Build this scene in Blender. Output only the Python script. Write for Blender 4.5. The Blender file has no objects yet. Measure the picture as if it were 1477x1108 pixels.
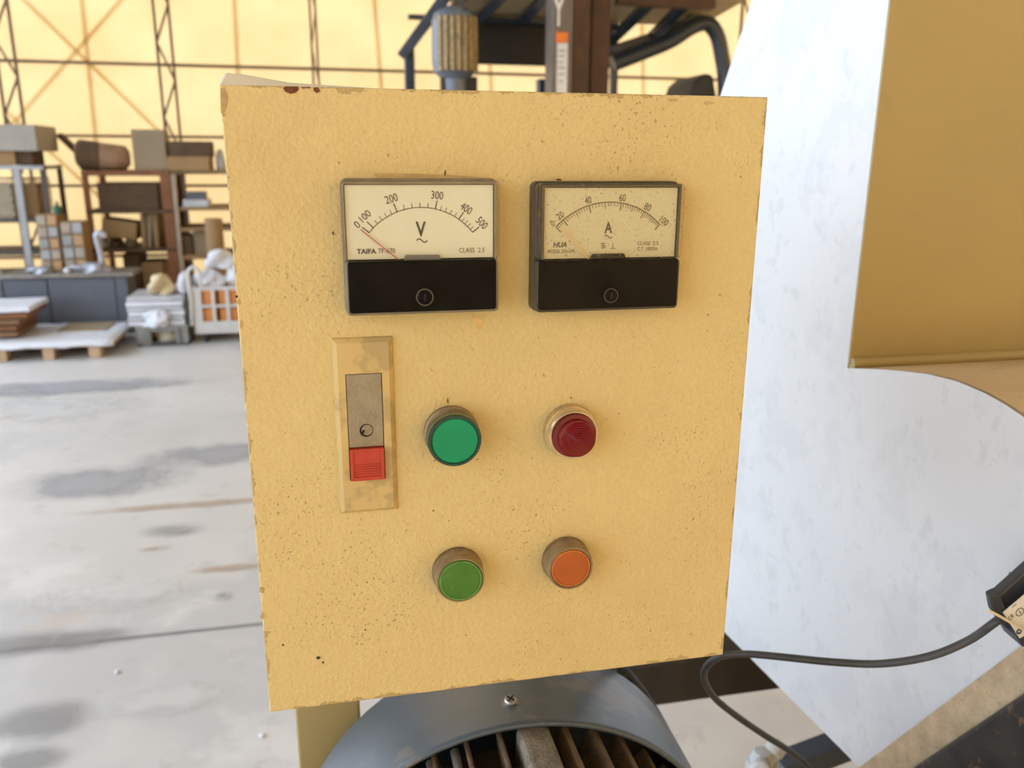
import bpy, bmesh, math, random
import numpy as np
from mathutils import Vector, Matrix
random.seed(4)
sc = bpy.context.scene
col = sc.collection
# ---------------------------------------------------------------- camera (from the vanishing points of the cabinet front)
CX, CY = 738.5, 554.0
F = 1209.816
Rm = np.array([[0.97692776, -0.21349562, 0.0056371],
               [0.05026847, 0.2555147, 0.96549745],
               [-0.20756984, -0.94293789, 0.2603515]])
CAM = np.array([0.04034614, -0.38679941, 1.40])
cd = bpy.data.cameras.new('camera')
cam = bpy.data.objects.new('camera', cd); col.objects.link(cam)
cd.sensor_width = 36.0; cd.lens = F / 1477 * 36.0; cd.clip_start = 0.01; cd.clip_end = 300
M4 = Matrix.Identity(4)
for i in range(3):
    for j in range(3): M4[i][j] = Rm[j][i]
    M4[i][3] = CAM[i]
cam.matrix_world = M4
cd.dof.use_dof = True; cd.dof.focus_distance = 0.43; cd.dof.aperture_fstop = 12.0
sc.camera = cam
# ---------------------------------------------------------------- world, sun, exposure
w = bpy.data.worlds.new('overcast_sky'); sc.world = w; w.use_nodes = True
bg = w.node_tree.nodes['Background']
bg.inputs[0].default_value = (0.80, 0.95, 1.18, 1); bg.inputs[1].default_value = 3.4
sl = bpy.data.lights.new('sun', 'SUN'); sl.energy = 4.0; sl.angle = math.radians(3); sl.color = (1.0, 0.95, 0.86)
sun = bpy.data.objects.new('sun', sl); col.objects.link(sun); sun.location = (3, -12, 9)
sun.rotation_euler = Vector((-0.35, 0.8, -0.55)).to_track_quat('-Z', 'Y').to_euler()
vs = sc.view_settings
vs.view_transform = 'Standard'; vs.look = 'None'; vs.gamma = 1.0; vs.use_curve_mapping = False
vs.exposure = 0.0
sc.cycles.max_bounces = 8; sc.cycles.diffuse_bounces = 4; sc.cycles.transparent_max_bounces = 16
sc.cycles.caustics_reflective = False; sc.cycles.caustics_refractive = False

# ---------------------------------------------------------------- pixel helpers
def ray(px, py): return Rm.T @ np.array([px - CX, -(py - CY), -F])
def PY(px, py, y):
    d = ray(px, py); return Vector(CAM + d * ((y - CAM[1]) / d[1]))
def PX(px, py, x):
    d = ray(px, py); return Vector(CAM + d * ((x - CAM[0]) / d[0]))
def PZ(px, py, z):
    d = ray(px, py); return Vector(CAM + d * ((z - CAM[2]) / d[2]))
V = Vector

# ---------------------------------------------------------------- materials
def mat(name, c, rough=0.6, metal=0.0, var=0.12, scale=12.0, bump=0.0, bscale=200.0, spots=None, spec=0.5, coat=0.0):
    m = bpy.data.materials.new(name); m.use_nodes = True
    nt = m.node_tree; n = nt.nodes; l = nt.links; b = n['Principled BSDF']
    b.inputs['Roughness'].default_value = rough; b.inputs['Metallic'].default_value = metal
    b.inputs['Specular IOR Level'].default_value = spec; b.inputs['Coat Weight'].default_value = coat
    tc = n.new('ShaderNodeTexCoord')
    nz = n.new('ShaderNodeTexNoise'); nz.inputs['Scale'].default_value = scale; nz.inputs['Detail'].default_value = 6
    l.new(tc.outputs['Object'], nz.inputs['Vector'])
    r = n.new('ShaderNodeValToRGB')
    r.color_ramp.elements[0].position = 0.3; r.color_ramp.elements[1].position = 0.7
    lo = [max(0, x * (1 - var)) for x in c]; hi = [min(1, x * (1 + var)) for x in c]
    r.color_ramp.elements[0].color = (*lo, 1); r.color_ramp.elements[1].color = (*hi, 1)
    l.new(nz.outputs['Fac'], r.inputs['Fac'])
    out = r.outputs['Color']
    if spots:
        for (sc_, thr, scol, amt) in spots:
            s = n.new('ShaderNodeTexNoise'); s.inputs['Scale'].default_value = sc_; s.inputs['Detail'].default_value = 4
            s.inputs['Roughness'].default_value = 0.65
            l.new(tc.outputs['Object'], s.inputs['Vector'])
            rr = n.new('ShaderNodeValToRGB'); rr.color_ramp.elements[0].position = thr; rr.color_ramp.elements[1].position = min(1, thr + 0.07)
            rr.color_ramp.elements[1].color = (amt, amt, amt, 1)
            l.new(s.outputs['Fac'], rr.inputs['Fac'])
            mx = n.new('ShaderNodeMix'); mx.data_type = 'RGBA'
            l.new(rr.outputs['Color'], mx.inputs['Factor']); l.new(out, mx.inputs['A'])
            mx.inputs['B'].default_value = (*scol, 1); out = mx.outputs['Result']
    l.new(out, b.inputs['Base Color'])
    if bump:
        bn = n.new('ShaderNodeTexNoise'); bn.inputs['Scale'].default_value = bscale; bn.inputs['Detail'].default_value = 3
        l.new(tc.outputs['Object'], bn.inputs['Vector'])
        bu = n.new('ShaderNodeBump'); bu.inputs['Strength'].default_value = bump; bu.inputs['Distance'].default_value = 0.002
        l.new(bn.outputs['Fac'], bu.inputs['Height']); l.new(bu.outputs['Normal'], b.inputs['Normal'])
    return m

def membrane(name, tcol, dcol):
    m = bpy.data.materials.new(name); m.use_nodes = True
    nt = m.node_tree; n = nt.nodes; l = nt.links; n.remove(n['Principled BSDF'])
    tc = n.new('ShaderNodeTexCoord'); nz = n.new('ShaderNodeTexNoise')
    nz.inputs['Scale'].default_value = 1.3; nz.inputs['Detail'].default_value = 7; nz.inputs['Roughness'].default_value = 0.6
    l.new(tc.outputs['Object'], nz.inputs['Vector'])
    r = n.new('ShaderNodeValToRGB'); r.color_ramp.elements[0].position = 0.28; r.color_ramp.elements[1].position = 0.62
    r.color_ramp.elements[0].color = (*[x * f for x, f in zip(tcol, (0.86, 0.80, 0.70))], 1); r.color_ramp.elements[1].color = (*tcol, 1)
    l.new(nz.outputs['Fac'], r.inputs['Fac'])
    t = n.new('ShaderNodeBsdfTranslucent'); d = n.new('ShaderNodeBsdfDiffuse'); a = n.new('ShaderNodeAddShader')
    l.new(r.outputs['Color'], t.inputs['Color']); d.inputs['Color'].default_value = (*dcol, 1)
    l.new(t.outputs[0], a.inputs[0]); l.new(d.outputs[0], a.inputs[1]); l.new(a.outputs[0], n['Material Output'].inputs['Surface'])
    return m

def clear(name, tint=(0.95, 0.94, 0.9), haze=0.0, hazecol=(0.6, 0.5, 0.35), rough=0.05, ior=1.45):
    m = bpy.data.materials.new(name); m.use_nodes = True
    nt = m.node_tree; n = nt.nodes; l = nt.links; n.remove(n['Principled BSDF'])
    t = n.new('ShaderNodeBsdfTransparent'); t.inputs[0].default_value = (*tint, 1)
    g = n.new('ShaderNodeBsdfGlossy'); g.inputs['Roughness'].default_value = rough
    lw = n.new('ShaderNodeLayerWeight'); lw.inputs['Blend'].default_value = 0.5
    pw = n.new('ShaderNodeMath'); pw.operation = 'POWER'; l.new(lw.outputs['Facing'], pw.inputs[0]); pw.inputs[1].default_value = 4.0
    fr = n.new('ShaderNodeMath'); fr.operation = 'MULTIPLY_ADD'; l.new(pw.outputs[0], fr.inputs[0]); fr.inputs[1].default_value = 0.5; fr.inputs[2].default_value = 0.035
    mx = n.new('ShaderNodeMixShader'); l.new(fr.outputs[0], mx.inputs[0]); l.new(t.outputs[0], mx.inputs[1]); l.new(g.outputs[0], mx.inputs[2])
    last = mx
    if haze:
        d = n.new('ShaderNodeBsdfDiffuse'); d.inputs[0].default_value = (*hazecol, 1)
        tc = n.new('ShaderNodeTexCoord'); nz = n.new('ShaderNodeTexNoise'); nz.inputs['Scale'].default_value = 700; nz.inputs['Detail'].default_value = 3
        l.new(tc.outputs['Object'], nz.inputs['Vector'])
        rr = n.new('ShaderNodeValToRGB'); rr.color_ramp.elements[0].position = 0.60; rr.color_ramp.elements[1].position = 0.74
        rr.color_ramp.elements[0].color = (0.02, 0.02, 0.02, 1); rr.color_ramp.elements[1].color = (haze, haze, haze, 1)
        l.new(nz.outputs['Fac'], rr.inputs['Fac'])
        m2 = n.new('ShaderNodeMixShader'); l.new(rr.outputs['Color'], m2.inputs[0]); l.new(mx.outputs[0], m2.inputs[1]); l.new(d.outputs[0], m2.inputs[2]); last = m2
    l.new(last.outputs[0], n['Material Output'].inputs['Surface'])
    return m

def cabinet_paint():
    m = mat('cream_hammered_paint', (0.69, 0.535, 0.228), rough=0.55, var=0.10, scale=7, spec=0.35)
    nt = m.node_tree; n = nt.nodes; l = nt.links; b = n['Principled BSDF']
    base = b.inputs['Base Color'].links[0].from_socket
    tc = [x for x in n if x.type == 'TEX_COORD'][0]
    def noise(s, d=4, r=0.6):
        k = n.new('ShaderNodeTexNoise'); k.inputs['Scale'].default_value = s; k.inputs['Detail'].default_value = d; k.inputs['Roughness'].default_value = r
        l.new(tc.outputs['Object'], k.inputs['Vector']); return k.outputs['Fac']
    def math_(op, a, b_=None):
        k = n.new('ShaderNodeMath'); k.operation = op
        for i, s in enumerate((a, b_)):
            if s is None: continue
            if isinstance(s, (int, float)): k.inputs[i].default_value = s
            else: l.new(s, k.inputs[i])
        return k.outputs[0]
    def mixc(fac, a, colr):
        k = n.new('ShaderNodeMix'); k.data_type = 'RGBA'; l.new(fac, k.inputs['Factor']); l.new(a, k.inputs['A']); k.inputs['B'].default_value = (*colr, 1); return k.outputs['Result']
    def step(v, a, b_):
        k = n.new('ShaderNodeMapRange'); k.inputs['From Min'].default_value = a; k.inputs['From Max'].default_value = b_; l.new(v, k.inputs['Value']); return k.outputs['Result']
    # soft dust tone, pits in clusters, worn edges
    dust = step(noise(7, 5, 0.65), 0.42, 0.68)
    base = mixc(math_('MULTIPLY', dust, 0.5), base, (0.50, 0.355, 0.145))
    grain = step(noise(560, 3, 0.6), 0.40, 0.62)
    base = mixc(math_('MULTIPLY', grain, 0.22), base, (0.58, 0.40, 0.17))
    pits = math_('MULTIPLY', step(noise(620, 3, 0.6), 0.63, 0.70), step(noise(17, 3, 0.6), 0.49, 0.64))
    base = mixc(math_('MULTIPLY', pits, 0.45), base, (0.26, 0.17, 0.07))
    specks = step(noise(330, 2, 0.5), 0.735, 0.77)
    base = mixc(math_('MULTIPLY', specks, 0.7), base, (0.2, 0.13, 0.06))
    sx = n.new('ShaderNodeSeparateXYZ'); l.new(tc.outputs['Object'], sx.inputs[0])
    dx = math_('SUBTRACT', 0.125, math_('ABSOLUTE', sx.outputs['X']))
    dz = math_('MINIMUM', sx.outputs['Z'], math_('SUBTRACT', 0.3026, sx.outputs['Z']))
    d = math_('MINIMUM', dx, dz)
    lim = math_('MULTIPLY', math_('SUBTRACT', noise(75, 5, 0.7), 0.465), 0.016)
    chip = step(math_('SUBTRACT', lim, d), 0.0, 0.0003)
    base = mixc(math_('MULTIPLY', chip, 0.85), base, (0.44, 0.31, 0.12))
    l.new(base, b.inputs['Base Color'])
    bu = n.new('ShaderNodeBump'); bu.inputs['Strength'].default_value = 0.8; bu.inputs['Distance'].default_value = 0.0008
    hgt = math_('SUBTRACT', math_('ADD', noise(420, 3, 0.6), math_('MULTIPLY', noise(60, 3, 0.5), 1.2)), math_('MULTIPLY', pits, 0.8))
    hgt = math_('SUBTRACT', hgt, math_('MULTIPLY', chip, 0.5))
    l.new(hgt, bu.inputs['Height']); l.new(bu.outputs['Normal'], b.inputs['Normal'])
    return m

M = {}
M['paint'] = cabinet_paint()
M['sidepaint'] = mat('cream_side_paint', (0.77, 0.6, 0.36), 0.5, var=0.05)
M['black'] = mat('black_plastic', (0.006, 0.005, 0.004), 0.40, var=0.4, scale=60, spots=[(900, 0.70, (0.2, 0.16, 0.1), 0.4)], spec=0.08)
M['brownblack'] = mat('brown_black_plastic', (0.011, 0.008, 0.005), 0.45, var=0.3, scale=60, spots=[(700, 0.72, (0.2, 0.16, 0.1), 0.4)], spec=0.10)
M['olive'] = mat('smoked_meter_rim', (0.20, 0.165, 0.10), 0.35, var=0.2, scale=90)
M['olivedark'] = mat('dark_meter_rim', (0.05, 0.042, 0.024), 0.35, var=0.3, scale=90, spots=[(800, 0.66, (0.3, 0.24, 0.14), 0.5)])
M['dial'] = mat('off_white_dial', (0.69, 0.68, 0.50), 0.6, var=0.02)
M['dialdusty'] = mat('dusty_dial', (0.61, 0.545, 0.32), 0.7, var=0.06, spots=[(600, 0.65, (0.36, 0.29, 0.15), 0.45), (330, 0.70, (0.15, 0.12, 0.07), 0.6)])
M['ink'] = mat('grey_print_ink', (0.05, 0.047, 0.043), 0.7, var=0.1)
M['inkfaded'] = mat('faded_print_ink', (0.11, 0.09, 0.05), 0.7, var=0.2, scale=300)
M['red_needle'] = mat('red_needle_paint', (0.5, 0.06, 0.05), 0.5)
M['yel_needle'] = mat('faded_orange_needle', (0.80, 0.44, 0.13), 0.5)
M['clear'] = clear('clear_meter_cover', tint=(0.985, 0.98, 0.965))
M['clear_dusty'] = clear('dusty_clear_cover', tint=(0.98, 0.97, 0.94), haze=0.7, hazecol=(0.28, 0.22, 0.12))
M['amber_plastic'] = mat('yellowed_plastic', (0.56, 0.405, 0.155), 0.5, var=0.08, scale=20, spots=[(38, 0.50, (0.33, 0.25, 0.12), 0.55)], spec=0.4)
M['greyplate'] = mat('grey_metal_plate', (0.30, 0.245, 0.15), 0.55, metal=0.1, var=0.15, scale=120, bump=0.3, bscale=900, spots=[(900, 0.62, (0.62, 0.52, 0.36), 0.5)])
M['dark'] = mat('dark_gap', (0.012, 0.010, 0.008), 0.8)
M['redswitch'] = mat('red_switch_plastic', (0.46, 0.042, 0.02), 0.45, var=0.1, scale=150, spots=[(500, 0.68, (0.7, 0.25, 0.12), 0.5)])
M['brass'] = mat('tarnished_chrome_ring', (0.44, 0.33, 0.18), 0.42, metal=0.55, var=0.25, scale=160, bump=0.1, bscale=500)
M['brassdark'] = mat('dull_brown_ring', (0.27, 0.195, 0.10), 0.5, metal=0.35, var=0.25, scale=160)
M['chrome'] = mat('worn_chrome_ring', (0.66, 0.53, 0.33), 0.28, metal=0.7, var=0.15, scale=160)
M['greencap'] = mat('emerald_lens', (0.006, 0.27, 0.11), 0.35, var=0.10, scale=40, coat=0.0, spec=0.3, spots=[(60, 0.66, (0.02, 0.16, 0.08), 0.5)])
M['greenrim'] = mat('dark_green_lens_rim', (0.004, 0.038, 0.022), 0.2, var=0.2, coat=0.4)
M['redlens'] = mat('ruby_lens', (0.17, 0.002, 0.006), 0.22, var=0.15, scale=60, coat=0.0, spec=0.35)
M['redlens_base'] = mat('ruby_lens_base', (0.15, 0.008, 0.008), 0.25, var=0.5, scale=50, coat=0.1, spec=0.4)
M['greenbtn'] = mat('leaf_green_button', (0.05, 0.165, 0.012), 0.5, var=0.15, scale=90, spots=[(260, 0.69, (0.35, 0.45, 0.15), 0.6), (45, 0.62, (0.13, 0.19, 0.04), 0.5)])
M['greenbtn_rim'] = mat('pale_green_rim', (0.085, 0.23, 0.03), 0.45, var=0.2, scale=200)
M['orangebtn'] = mat('burnt_orange_button', (0.40, 0.085, 0.006), 0.5, var=0.08, scale=90, spots=[(260, 0.74, (0.65, 0.32, 0.1), 0.5)])
M['orangebtn_rim'] = mat('pale_orange_rim', (0.46, 0.14, 0.02), 0.45, var=0.2, scale=200)
M['rust'] = mat('rust_chip', (0.15, 0.045, 0.016), 0.85, var=0.3, scale=400)
M['grime'] = mat('grime_smear', (0.5, 0.35, 0.14), 0.8, var=0.2, scale=200)
M['stain'] = mat('orange_drip_stain', (0.68, 0.44, 0.15), 0.7, var=0.2, scale=200)
M['speck'] = mat('dark_dirt', (0.07, 0.05, 0.025), 0.9)
M['white'] = mat('white_machine_paint', (0.71, 0.705, 0.685), 0.45, var=0.03, scale=7, spots=[(45, 0.57, (0.56, 0.555, 0.53), 0.42), (220, 0.66, (0.40, 0.38, 0.34), 0.45), (12, 0.54, (0.62, 0.62, 0.61), 0.45)], bump=0.08, bscale=60)
M['tan'] = mat('tan_machine_paint', (0.405, 0.30, 0.112), 0.45, var=0.04, scale=6, spots=[(130, 0.72, (0.22, 0.15, 0.07), 0.8), (30, 0.64, (0.36, 0.25, 0.10), 0.4)])
M['tandust_lit'] = mat('dusty_lit_tan_paint', (0.62, 0.46, 0.25), 0.6, var=0.08, scale=20, spots=[(40, 0.60, (0.40, 0.29, 0.17), 0.5)])  # dust, with the light on the upturned belly painted into the tone
M['dusty'] = mat('dusty_flange', (0.53, 0.39, 0.225), 0.9, var=0.2, scale=60, bump=0.5, bscale=500, spots=[(420, 0.58, (0.30, 0.22, 0.13), 0.6)])
M['blackiron'] = mat('worn_black_iron', (0.024, 0.018, 0.012), 0.55, var=0.5, scale=40, spots=[(70, 0.60, (0.19, 0.10, 0.045), 0.7)])
M['motorblue'] = mat('blue_grey_motor_paint', (0.095, 0.118, 0.135), 0.36, var=0.15, scale=15, spots=[(18, 0.56, (0.26, 0.21, 0.15), 0.5), (90, 0.68, (0.35, 0.36, 0.35), 0.4)], spec=0.6)
M['fin'] = mat('dusty_brown_iron', (0.16, 0.105, 0.055), 0.85, var=0.35, scale=80, bump=0.4, bscale=300)
M['fincore'] = mat('dark_motor_core', (0.06, 0.04, 0.02), 0.9, var=0.3)
M['lug'] = mat('dusty_lifting_lug', (0.25, 0.21, 0.15), 0.8, var=0.3, scale=120, bump=0.6, bscale=500, spots=[(300, 0.56, (0.12, 0.09, 0.06), 0.7)])
M['steel'] = mat('dull_steel', (0.45, 0.42, 0.36), 0.4, metal=0.7, var=0.2, scale=100)
M['rubber'] = mat('grey_black_cable', (0.055, 0.05, 0.045), 0.5, var=0.3, scale=60)
M['rubber2'] = mat('black_cable', (0.025, 0.022, 0.02), 0.5, var=0.3, scale=60)
M['connector'] = mat('charcoal_connector', (0.035, 0.037, 0.042), 0.45, var=0.2)
M['labelwhite'] = mat('cream_label', (0.72, 0.66, 0.52), 0.6, var=0.08, scale=80)
M['tie'] = mat('cream_cable_tie', (0.72, 0.58, 0.34), 0.5)
M['pvc'] = mat('white_pvc', (0.75, 0.75, 0.72), 0.4, var=0.1, scale=30, spots=[(80, 0.62, (0.3, 0.3, 0.3), 0.5)])
M['darkbeam'] = mat('dark_brown_beam', (0.05, 0.036, 0.022), 0.7, var=0.3, scale=14)

def floor_mat():
    m = mat('worn_concrete', (0.68, 0.665, 0.635), 0.42, var=0.08, scale=1.6, spots=[(0.8, 0.53, (0.50, 0.50, 0.50), 0.6), (2.6, 0.58, (0.78, 0.765, 0.73), 0.55), (1.7, 0.63, (0.62, 0.52, 0.43), 0.55), (9, 0.60, (0.50, 0.49, 0.475), 0.5), (30, 0.64, (0.46, 0.45, 0.44), 0.4)], spec=0.5)
    return m
M['floor'] = floor_mat()
M['membrane'] = membrane('warm_translucent_sheeting', (0.50, 0.315, 0.135), (0.15, 0.12, 0.06))
M['roof'] = mat('grey_roof_sheet', (0.50, 0.49, 0.47), 0.7)
M['dim_band'] = membrane('dim_translucent_band', (0.66, 0.60, 0.50), (0.08, 0.06, 0.03))  # dimmer sheeting for fabric bands and for imitated brace shadows
M['girt'] = mat('dark_steel_frame', (0.13, 0.075, 0.03), 0.6, var=0.2)
M['fork'] = mat('navy_steel', (0.022, 0.034, 0.050), 0.35, var=0.2, coat=0.2)
M['forkblack'] = mat('matt_black_steel', (0.010, 0.010, 0.011), 0.5)
M['rustbrown'] = mat('rusty_brown_mast', (0.065, 0.026, 0.011), 0.55, var=0.3, scale=14)
M['mastgrey'] = mat('grey_mast_plate', (0.15, 0.12, 0.095), 0.45, var=0.15)
M['orange'] = mat('orange_print', (0.80, 0.20, 0.03), 0.5)
M['stickerwhite'] = mat('white_sticker', (0.72, 0.70, 0.66), 0.5, var=0.1, scale=30)
M['lampblue'] = mat('grey_blue_lamp_shell', (0.13, 0.155, 0.185), 0.3, var=0.1, coat=0.3)
M['lampmesh'] = mat('brass_lamp_lens', (0.22, 0.165, 0.08), 0.3, metal=0.5, var=0.4, scale=60)
M['coverplastic'] = mat('tan_roof_cover', (0.55, 0.42, 0.24), 0.6, var=0.1)
M['card'] = mat('grey_brown_cardboard', (0.30, 0.23, 0.14), 0.85, var=0.08, scale=5)
M['card2'] = mat('brown_cardboard', (0.33, 0.205, 0.09), 0.85, var=0.12, scale=5)
M['cardlight'] = mat('pale_grey_carton', (0.34, 0.305, 0.25), 0.8, var=0.05)
M['carddark'] = mat('dark_brown_carton', (0.10, 0.06, 0.028), 0.85, var=0.2)
M['rackrust'] = mat('rust_red_rack', (0.22, 0.085, 0.03), 0.7, var=0.2)
M['rackgrey'] = mat('light_grey_rack', (0.36, 0.36, 0.35), 0.5, var=0.1)
M['rackdark'] = mat('dark_rack_post', (0.07, 0.055, 0.04), 0.6, var=0.2)
M['bundle'] = mat('brown_wrapped_bundle', (0.30, 0.18, 0.11), 0.55, var=0.25, scale=8)
M['slate'] = mat('slate_grey_metal', (0.105, 0.118, 0.14), 0.45, var=0.06)
M['slate2'] = mat('darker_slate_metal', (0.085, 0.096, 0.115), 0.45, var=0.06)
M['benchtop'] = mat('worn_bench_top', (0.24, 0.21, 0.17), 0.5, var=0.2)
M['foil'] = mat('crumpled_plastic_film', (0.40, 0.41, 0.44), 0.25, metal=0.3, var=0.3, scale=20)
M['film'] = mat('white_plastic_film', (0.74, 0.75, 0.78), 0.4, var=0.08, scale=8)
M['filmgrey'] = mat('grey_plastic_film', (0.50, 0.51, 0.53), 0.35, var=0.15, scale=8)
M['wood'] = mat('pale_pallet_wood', (0.52, 0.36, 0.21), 0.8, var=0.15, scale=6)
M['wooddark'] = mat('dark_pallet_wood', (0.22, 0.12, 0.06), 0.85, var=0.2, scale=6)
M['crate'] = mat('grey_green_crate', (0.29, 0.295, 0.27), 0.55, var=0.08)
M['cart'] = mat('white_trolley_paint', (0.66, 0.64, 0.60), 0.5, var=0.06)
M['cartor'] = mat('orange_crate_plastic', (0.72, 0.27, 0.06), 0.5, var=0.15)
M['green'] = mat('dark_green_bottle', (0.03, 0.10, 0.06), 0.4)
M['bluep'] = mat('blue_plastic', (0.03, 0.07, 0.22), 0.4)
M['lightblue'] = mat('pale_blue_plastic', (0.60, 0.72, 0.78), 0.4)
M['drawer'] = mat('smoky_drawer_plastic', (0.36, 0.29, 0.21), 0.3, var=0.15)
M['tyre'] = mat('black_tyre', (0.02, 0.02, 0.02), 0.8)
M['mesh'] = mat('beige_wire_basket', (0.45, 0.38, 0.26), 0.7, var=0.2)

# ---------------------------------------------------------------- mesh builder
class MB:
    def __init__(s): s.v = []; s.f = []; s.sm = []
    def add(s, vs, fs, smooth=False):
        o = len(s.v); s.v += [V(p) for p in vs]; s.f += [tuple(i + o for i in f) for f in fs]; s.sm += [smooth] * len(fs); return s
    def hexa(s, p):  # 8 points: bottom 4 ccw, top 4 ccw
        return s.add(p, [(3, 2, 1, 0), (4, 5, 6, 7), (0, 1, 5, 4), (1, 2, 6, 5), (2, 3, 7, 6), (3, 0, 4, 7)])
    def box(s, x0, x1, y0, y1, z0, z1):
        return s.hexa([(x0, y0, z0), (x1, y0, z0), (x1, y1, z0), (x0, y1, z0), (x0, y0, z1), (x1, y0, z1), (x1, y1, z1), (x0, y1, z1)])
    def bar(s, a, b, w, h, up=V((0, 0, 1))):
        a = V(a); b = V(b); d = (b - a).normalized()
        if abs(d.dot(up)) > 0.98: up = V((0, 1, 0))
        u = d.cross(up).normalized() * (w / 2); t = u.cross(d).normalized() * (h / 2)
        return s.hexa([a - u - t, a + u - t, b + u - t, b - u - t, a - u + t, a + u + t, b + u + t, b - u + t])
    def tube(s, pts, r, n=10, caps=True):
        pts = [V(p) for p in pts]; vs = []; fs = []; u = None
        rs = r if isinstance(r, (list, tuple)) else [r] * len(pts)
        for i, p in enumerate(pts):
            d = (pts[min(i + 1, len(pts) - 1)] - pts[max(i - 1, 0)]).normalized()
            if u is None: u = d.orthogonal().normalized()
            u = (u - d * u.dot(d)).normalized(); t = d.cross(u)
            for k in range(n):
                a = 2 * math.pi * k / n; vs.append(p + (u * math.cos(a) + t * math.sin(a)) * rs[i])
        for i in range(len(pts) - 1):
            for k in range(n):
                k2 = (k + 1) % n; fs.append((i * n + k, i * n + k2, (i + 1) * n + k2, (i + 1) * n + k))
        s.add(vs, fs, True)
        if caps: s.add([vs[k] for k in range(n)], [tuple(reversed(range(n)))]); s.add(vs[-n:], [tuple(range(n))])
        return s
    def lathe(s, prof, c, axis=V((0, -1, 0)), n=64, knurl=(), kd=0.0004):
        # prof: (radius, height along axis); knurl: profile indices with toothed radius
        c = V(c); axis = V(axis).normalized(); u = axis.orthogonal().normalized(); t = axis.cross(u); vs = []; fs = []
        for j, (r, h) in enumerate(prof):
            for k in range(n):
                a = 2 * math.pi * k / n; rr = r - (kd if (j in knurl and k % 2) else 0)
                vs.append(c + axis * h + (u * math.cos(a) + t * math.sin(a)) * rr)
        for j in range(len(prof) - 1):
            for k in range(n):
                k2 = (k + 1) % n; fs.append((j * n + k, j * n + k2, (j + 1) * n + k2, (j + 1) * n + k))
        s.add(vs, fs, False)
        s.add(vs[:n], [tuple(reversed(range(n)))]); s.add(vs[-n:], [tuple(range(n))])
        return s
    def prism(s, poly, off):  # poly: list of points, off: extrusion vector
        n = len(poly); off = V(off); vs = [V(p) for p in poly] + [V(p) + off for p in poly]
        fs = [tuple(range(n)), tuple(reversed(range(n, 2 * n)))] + [((i + 1) % n, i, i + n, (i + 1) % n + n) for i in range(n)]
        return s.add(vs, fs)
    def rrect(s, x0, x1, z0, z1, y0, y1, r, n=5):
        pts = []
        for cx, cz, a0 in ((x1 - r, z1 - r, 0), (x0 + r, z1 - r, 90), (x0 + r, z0 + r, 180), (x1 - r, z0 + r, 270)):
            for k in range(n + 1):
                a = math.radians(a0 + 90 * k / n); pts.append((cx + r * math.cos(a), y0, cz + r * math.sin(a)))
        return s.prism(pts, (0, y1 - y0, 0))
    def ribbon(s, pts, wd, y):
        pts = [V((p[0], y, p[1])) for p in pts]; vs = []; fs = []
        for i, p in enumerate(pts):
            d = pts[min(i + 1, len(pts) - 1)] - pts[max(i - 1, 0)]; nn = V((-d.z, 0, d.x)).normalized() * wd / 2
            vs += [p - nn, p + nn]
        for i in range(len(pts) - 1): fs.append((2 * i, 2 * i + 2, 2 * i + 3, 2 * i + 1))
        return s.add(vs, fs)
    def blob(s, c, rx, ry, rz, seed=0, amp=0.25, n=26, m=16, flat=True):
        rnd = random.Random(seed); ph = [(rnd.uniform(0, 6.28), rnd.uniform(1.5, 5), rnd.uniform(1.5, 5)) for _ in range(5)]
        c = V(c); vs = []; fs = []
        for j in range(m + 1):
            th = math.pi * j / m
            for k in range(n):
                a = 2 * math.pi * k / n
                q = 1 + amp * sum(math.sin(p + u_ * a + v_ * th) for p, u_, v_ in ph) / 2.5 * math.sin(th) + amp * 0.5 * rnd.uniform(-1, 1) * math.sin(th)
                z = math.cos(th) * rz
                if flat: z = max(z, -rz * 0.45)
                vs.append(c + V((rx * q * math.sin(th) * math.cos(a), ry * q * math.sin(th) * math.sin(a), z * (0.6 + 0.4 * q))))
        for j in range(m):
            for k in range(n):
                k2 = (k + 1) % n; fs.append((j * n + k, (j + 1) * n + k, (j + 1) * n + k2, j * n + k2))
        return s.add(vs, fs, True)
    def build(s, name, m, parent=None, bevel=0.0, seg=2, auto=False):
        me = bpy.data.meshes.new(name)
        if parent is not None:
            L = parent['_loc'] if '_loc' in parent else None
            L = V(L)
        else:
            xs = [p.x for p in s.v]; ys = [p.y for p in s.v]; zs = [p.z for p in s.v]
            L = V(((min(xs) + max(xs)) / 2, (min(ys) + max(ys)) / 2, min(zs)))
        me.from_pydata([tuple(p - L) for p in s.v], [], s.f)
        bm = bmesh.new(); bm.from_mesh(me)
        if not getattr(s, 'keep', False): bmesh.ops.recalc_face_normals(bm, faces=bm.faces)
        bm.to_mesh(me); bm.free()
        if any(s.sm): me.polygons.foreach_set('use_smooth', s.sm)
        me.materials.append(m if not isinstance(m, str) else M[m])
        o = bpy.data.objects.new(name, me); col.objects.link(o)
        if parent is not None: o.parent = parent
        else: o.location = L
        o['_loc'] = tuple(L)
        if bevel:
            b = o.modifiers.new('bevel', 'BEVEL'); b.width = bevel; b.segments = seg; b.limit_method = 'ANGLE'; b.angle_limit = math.radians(40)
        return o
def tag(o, label=None, cat=None, group=None, kind=None):
    for k, v in (('label', label), ('category', cat), ('group', group), ('kind', kind)):
        if v: o[k] = v
    return o
def thing(name, loc, label, cat, group=None):
    o = bpy.data.objects.new(name, None); col.objects.link(o); o.location = loc; o['_loc'] = tuple(loc); o.empty_display_size = 0.05
    return tag(o, label, cat, group)
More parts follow.
